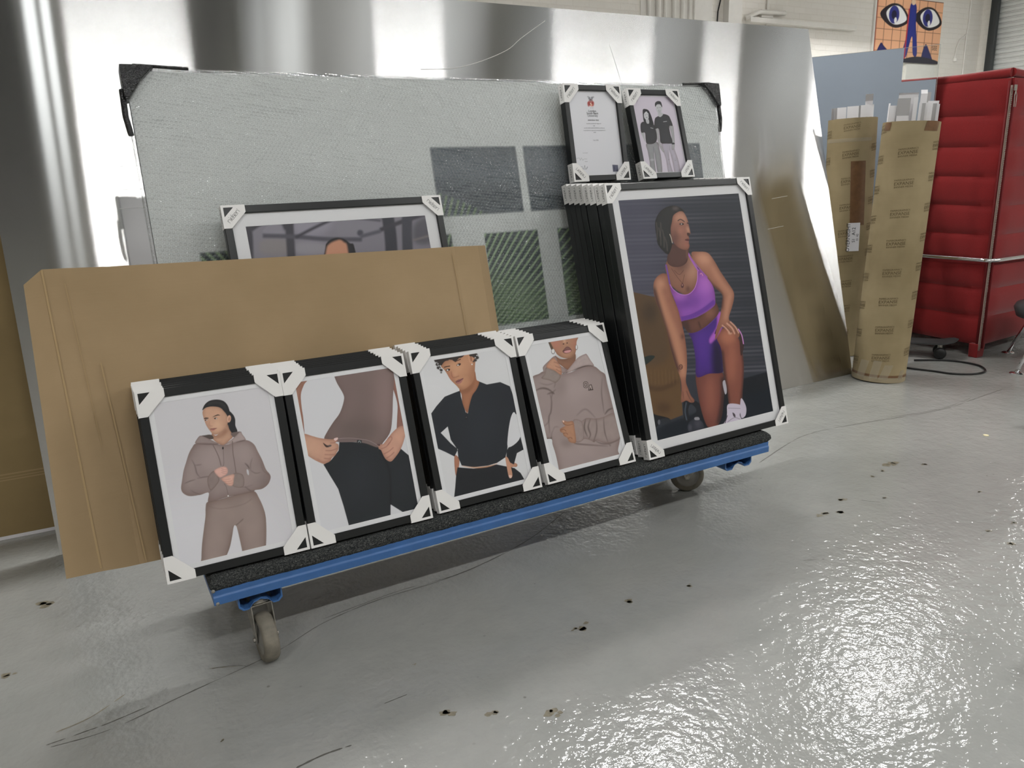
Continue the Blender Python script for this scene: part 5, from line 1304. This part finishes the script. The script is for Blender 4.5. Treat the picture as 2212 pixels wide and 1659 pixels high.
# narrow blue-grey board between the tubes and a large film-covered acrylic behind them
nb_ = empty('narrow_board', (3.925, 2.868, .001), (0, R(3.0), R(-8)), 'narrow blue grey board wedged between the two cardboard tubes', 'board')
MB().box((0, 0, 0), (.15, .008, 1.43)).build('board_face', M['blue_dark'], nb_, bevel=.0008)
MB().box((-.002, -.0015, 0), (.0, .0095, 1.47)).build('clear_edge', M['strip_white'], nb_)
gr_ = MB().box((0, 0, 0), (.035, .004, .24)).build('green_card', simple('green card', rgb(84, 130, 60), .5), None, loc=(3.86, 2.83, .001), rot=(R(-2), R(3), R(-20)))
tag(gr_, 'small green card standing at the foot of the rear tube', 'card')
pn = empty('acrylic_panel', (4.600, 2.992, .001), (0, 0, R(120)), 'large acrylic panel under blue grey film with one bare clear corner, behind the tubes', 'acrylic panel')
# local x runs left/back from the right hand edge
PW, PH = 1.05, 1.812
mb = MB(); mb.box((0, 0, 0), (PW, .006, PH)); mb.build('acrylic', M['acrylic'], pn)
mb = MB(); nx0, nz0 = .190, .190
mb.box((nx0, .0062, .004), (PW, .0070, PH-.001)); mb.box((.004, .0062, .004), (nx0, .0070, PH-nz0)); mb.build('film', M['blue_film'], pn)
ed = MB(); ed.box((-.0015, -.001, 0), (.0, .0075, PH)); ed.box((0, -.001, PH), (PW, .0075, PH+.0015)); ed.build('polished_edge', M['alu_edge'], pn)

# ------------------------------------------------------------------ poster on the brick wall (plain stand-in artwork)
ps = empty('wall_poster', (10.66, Y1-.03, 2.60), label='peach gridded poster with blue and white oval shapes high on the brick wall', cat='poster')
A = Art(0, 0, 1.56, 1.30, .010, None, bg=(226, 172, 134))
def poster2(A):
    W_, H_ = 1.56, 1.30
    for k in range(1, 8): A.line([(W_*k/8, 0), (W_*k/8, H_)], .012, (120, 74, 58), sm=False)
    for k in range(1, 6): A.line([(0, H_*k/6), (W_, H_*k/6)], .012, (120, 74, 58), sm=False)
    for cx in (.42, 1.22):
        A.poly([(cx-.34, .95), (cx-.1, 1.16), (cx+.16, 1.13), (cx+.34, .86), (cx+.1, .70), (cx-.14, .74)], (34, 26, 36)); A.poly([(cx-.20, .98), (cx-.06, 1.12), (cx+.13, 1.10), (cx+.28, .88), (cx+.08, .76), (cx-.10, .80)], (236, 232, 232))
        A.ell(cx-.02, .95, .12, .18, (44, 48, 124)); A.ell(cx-.02, .95, .06, .09, (18, 18, 50)); A.ell(cx+.02, .84, .03, .06, (240, 236, 236))
    A.poly([(.76, 1.18), (.90, 1.18), (.93, .80), (1.02, .20), (.92, .18), (.86, .55), (.76, .12), (.66, .18), (.74, .62)], (36, 48, 134)); A.ell(.83, 1.24, .05, .06, (226, 196, 168)); A.line([(.72, .05), (.74, 1.1)], .03, (176, 50, 56))
    A.poly([(.06, .02), (.14, .36), (.24, .30), (.50, .06), (.5, .0)], (34, 36, 96)); A.poly([(1.14, .05), (1.20, .40), (1.30, .30), (1.42, .02)], (34, 36, 96)); A.poly([(.62, .0), (.8, .10), (1.1, .14), (1.5, .08), (1.56, .0)], (28, 26, 44))
    A.line([(0, 1.295), (1.56, 1.295)], .02, (110, 70, 56), sm=False); A.line([(.01, 0), (.01, 1.3)], .02, (150, 60, 56), sm=False)
poster2(A); pm = A.mesh('poster_print', -.002)
for v_ in pm.vertices: v_.co.z *= .885/1.30
place(pm, 'poster_print', ps)
MB().box((0, 0, 0), (1.56, .029, .885)).build('poster_board', M['white_paint'], ps)
MB().box((-.035, .0, .0), (-.005, .029, .885)).build('side_batten', M['white_paint'], ps)
text_mb = MB(); text_into(text_mb, 'SEE', lambda p, q: (1.44+p, -.003, .20+q), .09); text_mb.build('poster_lettering', M['ink'], ps)
MB().box((.80, .0, -.24), (1.50, .029, -.015)).build('lower_board', M['white_paint'], ps)
M['red_dark'] = simple('dark red piping', rgb(110, 16, 20), .8)
EXPO = .10
LAMPS = [
 (.54, 3.72, 3.4, 1.2, 'linear lamp above the wall side, left one'),
 (3.14, 3.72, 3.4, 1.2, 'linear lamp above the wall side, second from the left'),
 (5.72, 3.72, 3.4, 1.2, 'linear lamp above the wall side, third from the left'),
 (9.55, 7.25, 3.72, 1.7, 'linear lamp close to the brick wall corner', 0, .14, 1.7, True),
 (-2.1, -1.4, 3.5, 1.2, 'linear lamp behind the viewer, left one'),  # extra lamp added to light the left side
 (.65, -1.4, 3.5, 1.08, 'linear lamp behind the viewer, second from the left'),
 (3.36, -1.4, 3.5, .80, 'short linear lamp behind the viewer, third from the left'),
 (5.85, -1.4, 3.5, 1.47, 'linear lamp behind the viewer, fourth from the left'),
 (7.72, -1.4, 3.5, .62, 'shortest linear lamp behind the viewer'),
 (10.0, -1.4, 3.5, 1.05, 'linear lamp behind the viewer, rightmost'),
 (11.3, 4.4, 3.9, 1.5, 'linear lamp above the sofa side'),  # lamp added to brighten the shutter and the sofa's right side
]
# ------------------------------------------------------------------ red high-backed sofa, seen from its outer corner
sf = empty('high_back_sofa', (4.65, 2.58, 0), label='tall red quilted high-back sofa with chrome rail and zipped corner, at right', cat='sofa')
SEAM = [.074, .245, .410, .568, .725, .890, 1.055, 1.220, 1.390, 1.585]
def quilt(path, thick, name, zoff=lambda s, z: 0.0, top_extra=None):
    """path: list of (x,y) plan points, outside on the left of travel; pillows bulge outward between seams"""
    P = [Vector((p[0], p[1], 0)) for p in path]; N = len(P)
    nrm = []
    for i in range(N):
        d = (P[min(i+1, N-1)]-P[max(i-1, 0)]).normalized(); nrm.append(Vector((d.y, -d.x, 0)))
    s = [0]
    for i in range(1, N): s.append(s[-1]+(P[i]-P[i-1]).length)
    vs = []; cols = 0; zl = []
    for a, b in zip(SEAM[:-1], SEAM[1:]):
        for k in range(8):
            f = k/8; zl.append((a+(b-a)*f, (math.sin(PI*f))**.55*.017-(.004 if k == 0 else 0)))
    zl.append((SEAM[-1], -.002))
    m = len(zl)
    for i in range(N):
        for z, bu in zl:
            e = min(1, (s[i]+.012)/.05, (s[-1]-s[i]+.012)/.05)
            vs.append(P[i]+nrm[i]*bu*e+Vector((0, 0, z+zoff(s[i], z))))
    for i in range(N):
        for z, bu in zl: vs.append(P[i]-nrm[i]*thick+Vector((0, 0, z+zoff(s[i], z))))
    fs = []; O = N*m
    for i in range(N-1):
        for k in range(m-1):
            fs.append((i*m+k, i*m+k+1, (i+1)*m+k+1, (i+1)*m+k)); fs.append((O+i*m+k, O+(i+1)*m+k, O+(i+1)*m+k+1, O+i*m+k+1))
        fs.append((i*m+m-1, O+i*m+m-1, O+(i+1)*m+m-1, (i+1)*m+m-1)); fs.append((i*m, (i+1)*m, O+(i+1)*m, O+i*m))
    for i in (0, N-1):
        for k in range(m-1): fs.append((i*m+k, O+i*m+k, O+i*m+k+1, i*m+k+1))
    o = MB().add(vs, fs).build(name, M['red'], sf); auto_smooth(o, 50)
    return o
rise = lambda s_, z: (.045*s_ if z > 1.3 else .03*s_*z) + (.020*s_ if z < .1 else 0)
# left face runs back (+y) from the corner, right face runs along +x
left = [(-.0+.004*math.sin(k/20*PI), .014+1.55*k/20) for k in range(21)]
quilt([(x, y) for x, y in left][::-1], .075, 'side_wall', lambda s_, z: rise(1.55-s_, z))
right = [(.012+1.2*k/20, .0+.05*(k/20)**1.5) for k in range(21)]
quilt(right, .075, 'back_wall', lambda s_, z: .02*s_ if z < .1 else 0)
far = [(1.215, .06+1.5*k/12) for k in range(13)]
quilt(far, .075, 'side_wall')
MB().box((.08, .09, .20), (1.13, 1.35, .42)).build('seat_cushion', M['red'], sf, bevel=.04, seg=4)
# rolled top edges
pt = MB()
pt.tube([(.020, .02+1.54*k/16, 1.600+rise(1.54*k/16, 1.5)-.004+(.018*max(0, 1-k/3.5))) for k in range(17)], .026, 12)
auto_smooth(pt.build('top_roll', M['red'], sf), 60)
pt = MB(); pt.tube([(.02+1.19*k/16, .022+.05*(k/16)**1.5, 1.600+.016*max(0, 1-k/3)) for k in range(17)], .024, 12); auto_smooth(pt.build('top_roll', M['red'], sf), 60)
# zip along the corner with dark stitched edge and a pull
zp = MB(); n_ = 60
zp.tube([(-.004-.006*math.sin(k*.9)*0-.008, -.004, .045+1.50*k/n_) for k in range(n_+1)], .0085, 8, flat=.6)
zz_ = zp.build('corner_zip', M['zip'], sf, smooth=True)
zz2 = MB()
for k in range(150): zz2.box((-.0215, -.0140, .06+k*.0098), (-.0135, -.0110, .0645+k*.0098))
zz2.build('zip_teeth', M['steel'], zz_)
zb_ = MB(); zb_.tube([(.004, -.014, .06), (.004, -.014, 1.57)], .006, 6); zb_.tube([(-.018, .008, .06), (-.018, .008, 1.57)], .006, 6); zb_.build('zip_piping', M['red_dark'] if 'red_dark' in M else M['red'], sf, smooth=True)
pl = MB(); pl.box((-.026, -.030, 1.515), (-.006, -.024, 1.545)); pl.tube([(-.010, -.027, 1.515), (-.002, -.030, 1.49), (-.004, -.032, 1.43), (-.020, -.032, 1.43), (-.022, -.030, 1.49), (-.010, -.027, 1.515)], .0022, 6)
pl.build('zip_pull', M['steel'], zz_)
# foot
ft = MB(); ft.prism([(-.045+.02, .0), (.045, .0), (.055, .085), (-.05+.02, .085)], 'y', -.004, .05); ft.build('foot', M['red'], sf, bevel=.006)
for (x, y) in ((1.15, .08), (.06, 1.45), (1.15, 1.45)): MB().box((x-.035, y-.03, 0), (x+.035, y+.03, .085)).build('foot', M['red'], sf, bevel=.006)
# chrome rail round the shell
cr = []
for k in range(13): cr.append((-.030-.0, 1.55-1.50*k/12, .585))
for k in range(1, 9): a = PI+PI/2*k/8; cr.append((.030+.060*math.cos(a), .030+.060*math.sin(a), .585))
for k in range(1, 11): cr.append((.03+1.18*k/10, -.030+.0*k, .585))
auto_smooth(MB().tube(cr, .0125, 14).build('chrome_rail', M['chrome'], sf), 60)

# ------------------------------------------------------------------ stool at the right edge
st = empty('low_stool', (4.815, 2.165, 0), label='low dark stool with a thin chrome leg, cut off by the right edge', cat='stool')
MB().lathe([(.20, .255), (.285, .285), (.30, .33), (.29, .352), (.2, .362), (.01, .364)], 40).build('seat', M['stool_dark'], st, smooth=True)
for a in (168, 258, 348, 78):
    ca, sa = math.cos(R(a)), math.sin(R(a)); lg = MB()
    lg.tube([(.385*ca, .385*sa, .006), (.235*ca, .235*sa, .30)], .011, 14)
    lo = lg.build('leg', M['chrome'], st, smooth=True)
    auto_smooth(MB().lathe([(.034, 0), (.035, .004), (.030, .009), (.012, .011)], 28, mat=Matrix.Translation((.385*ca, .385*sa, 0))).build('foot_disc', M['chrome'], lo), 40)

# ------------------------------------------------------------------ cable loop, skateboard, film, castors
cpts = [(4.275, 2.742, .008), (4.40, 2.655, .006), (4.452, 2.56, .006), (4.44, 2.45, .006), (4.37, 2.375, .006), (4.30, 2.352, .006), (4.22, 2.375, .006), (4.155, 2.44, .006), (4.135, 2.52, .006), (4.10, 2.61, .006), (4.07, 2.70, .006), (4.03, 2.80, .006)]
cbl = auto_smooth(MB().tube(smooth_pts(cpts, 8, False), .0055, 10).build('black_cable', M['black_plastic'], None), 60)
tag(cbl, 'thin black cable lying in a loop on the floor in front of the sofa', 'cable')
sk = empty('skateboard', (4.41, 2.84, 0), (0, 0, R(-55)), 'dark skateboard with black wheels on the floor behind the front tube', 'skateboard')
dk = MB(); vs = []; n = 24
for i in range(n+1):
    u = i/n*2-1; x = u*.235; w_ = .075*math.sqrt(max(0, 1-max(0, abs(u)-.72)**2/.0784)); z = .088+.022*max(0, abs(u)-.62)/.38
    vs += [(x, -w_, z), (x, w_, z), (x, w_, z+.009), (x, -w_, z+.009)]
fs = [];
for i in range(n):
    for k in range(4): fs.append((i*4+k, (i+1)*4+k, (i+1)*4+(k+1) % 4, i*4+(k+1) % 4))
fs += [(0, 1, 2, 3), (n*4+3, n*4+2, n*4+1, n*4)]
dk.add(vs, fs).build('deck', M['deck_dark'], sk)
for sx in (-.14, .14):
    MB().tube([(sx, -.06, .034), (sx, .06, .034)], .007, 8).tube([(sx, 0, .034), (sx, 0, .088)], .014, 8).build('truck', M['steel'], sk)
    for sy in (-.055, .055):
        MB().lathe([(.010, -.017), (.028, -.017), (.034, -.010), (.034, .010), (.028, .017), (.010, .017)], 24, mat=Matrix.Translation((sx, sy, .034)) @ Matrix.Rotation(R(90), 4, 'X')).build('wheel', M['black_rubber'], sk, smooth=True)
fl = MB(); vs = []; nx, ny = 46, 30
for i in range(nx+1):
    for k in range(ny+1): vs.append((4.68+1.35*i/nx+random.uniform(-.01, .01), 2.78+1.0*k/ny+random.uniform(-.01, .01), .003+random.random()**2*.020*(1 if 0 < i < nx and 0 < k < ny else .2)))
fl.add(vs, [(i*(ny+1)+k, (i+1)*(ny+1)+k, (i+1)*(ny+1)+k+1, i*(ny+1)+k+1) for i in range(nx) for k in range(ny)])
flo = fl.build('plastic_film', M['film'], None); tag(flo, 'crumpled clear plastic film glittering on the floor under the red sofa', 'plastic film')
for (x, y, r_, an, lab) in ((1.800, .762, .034, 50, 'black rubber wheel just showing at the lower right edge'), (3.552, 1.712, .026, 40, 'small black wheel at the right edge, level with the trolley')):
    w_ = empty('loose_wheel', (x, y, 0), (0, 0, R(an)), lab, 'wheel')
    MB().lathe([(r_*.35, -.013), (r_*.85, -.014), (r_, -.008), (r_, .008), (r_*.85, .014), (r_*.35, .013)], 36, mat=Matrix.Translation((0, 0, r_)) @ Matrix.Rotation(R(90), 4, 'X'), close=False).build('tyre', M['black_rubber'], w_, smooth=True)
    MB().lathe([(.001, -.010), (r_*.36, -.011), (r_*.36, .011), (.001, .010)], 24, mat=Matrix.Translation((0, 0, r_)) @ Matrix.Rotation(R(90), 4, 'X')).build('hub', M['hub'], w_)
cp = MB().lathe([(.008, 0), (.011, .001), (.011, .003), (.001, .0045)], 20).build('paper_crumb', simple('cream paper', rgb(240, 230, 190), .6), None, loc=(3.314, 1.763, 0)); tag(cp, 'tiny cream paper crumb on the bare floor at right', 'crumb')

# ------------------------------------------------------------------ marks worn into the floor
fm = MB(); Z_ = .0004
def fline(P, w_, mi=0, breaks=True):
    Q = [(p[0], p[1]) for p in smooth_pts(P, 10, False)]
    i = 0
    while i < len(Q)-2:
        L_ = random.randint(5, 16) if breaks else len(Q)
        seg = Q[i:i+L_+1]
        if len(seg) > 1:
            n = len(seg); vs = []
            for j, p in enumerate(seg):
                a = seg[max(0, j-1)]; b = seg[min(n-1, j+1)]; dx, dy = b[0]-a[0], b[1]-a[1]; d = math.hypot(dx, dy) or 1
                ww = w_*random.uniform(.35, .65)*(1 if 0 < j < n-1 else .3); vs += [(p[0]-dy/d*ww, p[1]+dx/d*ww, Z_), (p[0]+dy/d*ww, p[1]-dx/d*ww, Z_)]
            fm.add(vs, [(2*j, 2*j+1, 2*j+3, 2*j+2) for j in range(n-1)], mi)
        i += L_+(random.randint(0, 2) if breaks else 0)
fline([(-.218, 1.737), (-.101, 1.73), (.06, 1.77), (.277, 1.823), (.431, 1.893), (.602, 1.924), (.792, 1.925), (.98, 1.956), (1.172, 2.02), (1.371, 2.128)], .0026)
fline([(.434, 1.912), (.661, 1.938), (.868, 1.932), (1.092, 1.985)], .0020)
fline([(2.281, 2.079), (2.541, 2.167), (2.7, 2.204), (2.876, 2.198), (3.138, 2.152), (3.407, 2.1), (3.605, 2.087), (3.826, 2.103), (4.201, 2.129)], .0034)
fline([(3.2, 2.16), (3.42, 2.11), (3.62, 2.10), (3.8, 2.12)], .0030)
fline([(-.209, 1.785), (-.14, 1.80), (-.065, 1.849)], .0035, 1); fline([(-.227, 1.749), (-.16, 1.752), (-.099, 1.756), (0, 1.775)], .0030); fline([(.125, 1.847), (.211, 1.806)], .0024, 1); fline([(.130, 1.842), (.18, 1.826), (.211, 1.802)], .0016)
fline([(.227, 1.391), (.287, 1.398), (.346, 1.394)], .0045); fline([(.453, 1.485), (.511, 1.487)], .0022); fline([(2.30, 1.62), (2.34, 1.57)], .003); fline([(1.78, 1.43), (1.84, 1.40)], .003)
for x, y, r_ in ((2.696,1.78,30),(2.162,1.598,18),(2.095,1.62,22),(1.023,1.496,22),(1.192,1.535,16),(.771,1.25,20),(.567,1.377,16),(.649,1.32,14),(2.602,1.754,10),(2.521,1.735,10),(2.249,1.657,14),(2.793,1.707,12),(3.086,1.786,8),(2.386,1.589,8),(2.707,1.438,8),(2.423,1.241,10),(2.545,1.233,9),(-.313,2.095,16),(-.245,2.439,22),(.987,1.498,9),(1.393,1.504,10),(.57,1.586,5),(.109,1.558,5),(2.389,1.159,12)):
    s_ = r_*.0011*(1+.25*math.hypot(x, y)/2)
    for q in range(4):
        cx, cy = x+random.uniform(-.6, .6)*s_, y+random.uniform(-.45, .45)*s_; rr = s_*random.uniform(.25, .6); n = 12
        fm.add([(cx, cy, Z_)]+[(cx+rr*random.uniform(.6, 1.15)*math.cos(2*PI*k/n), cy+rr*random.uniform(.6, 1.15)*.8*math.sin(2*PI*k/n), Z_) for k in range(n)], [(0, 1+k, 1+(k+1) % n) for k in range(n)], 1)
fmo = fm.build('floor_marks', [M['scuff'], M['scuff2']], bpy.data.objects['floor'])

# ------------------------------------------------------------------ lamps
for a in LAMPS: lamp(*a)
SC.view_settings.view_transform = 'Standard'; SC.view_settings.look = 'None'; SC.view_settings.gamma = 1; SC.view_settings.use_curve_mapping = False
SC.view_settings.exposure = EXPO
wd = bpy.data.worlds.new('world'); SC.world = wd; wd.use_nodes = True; wd.node_tree.nodes['Background'].inputs[1].default_value = 0
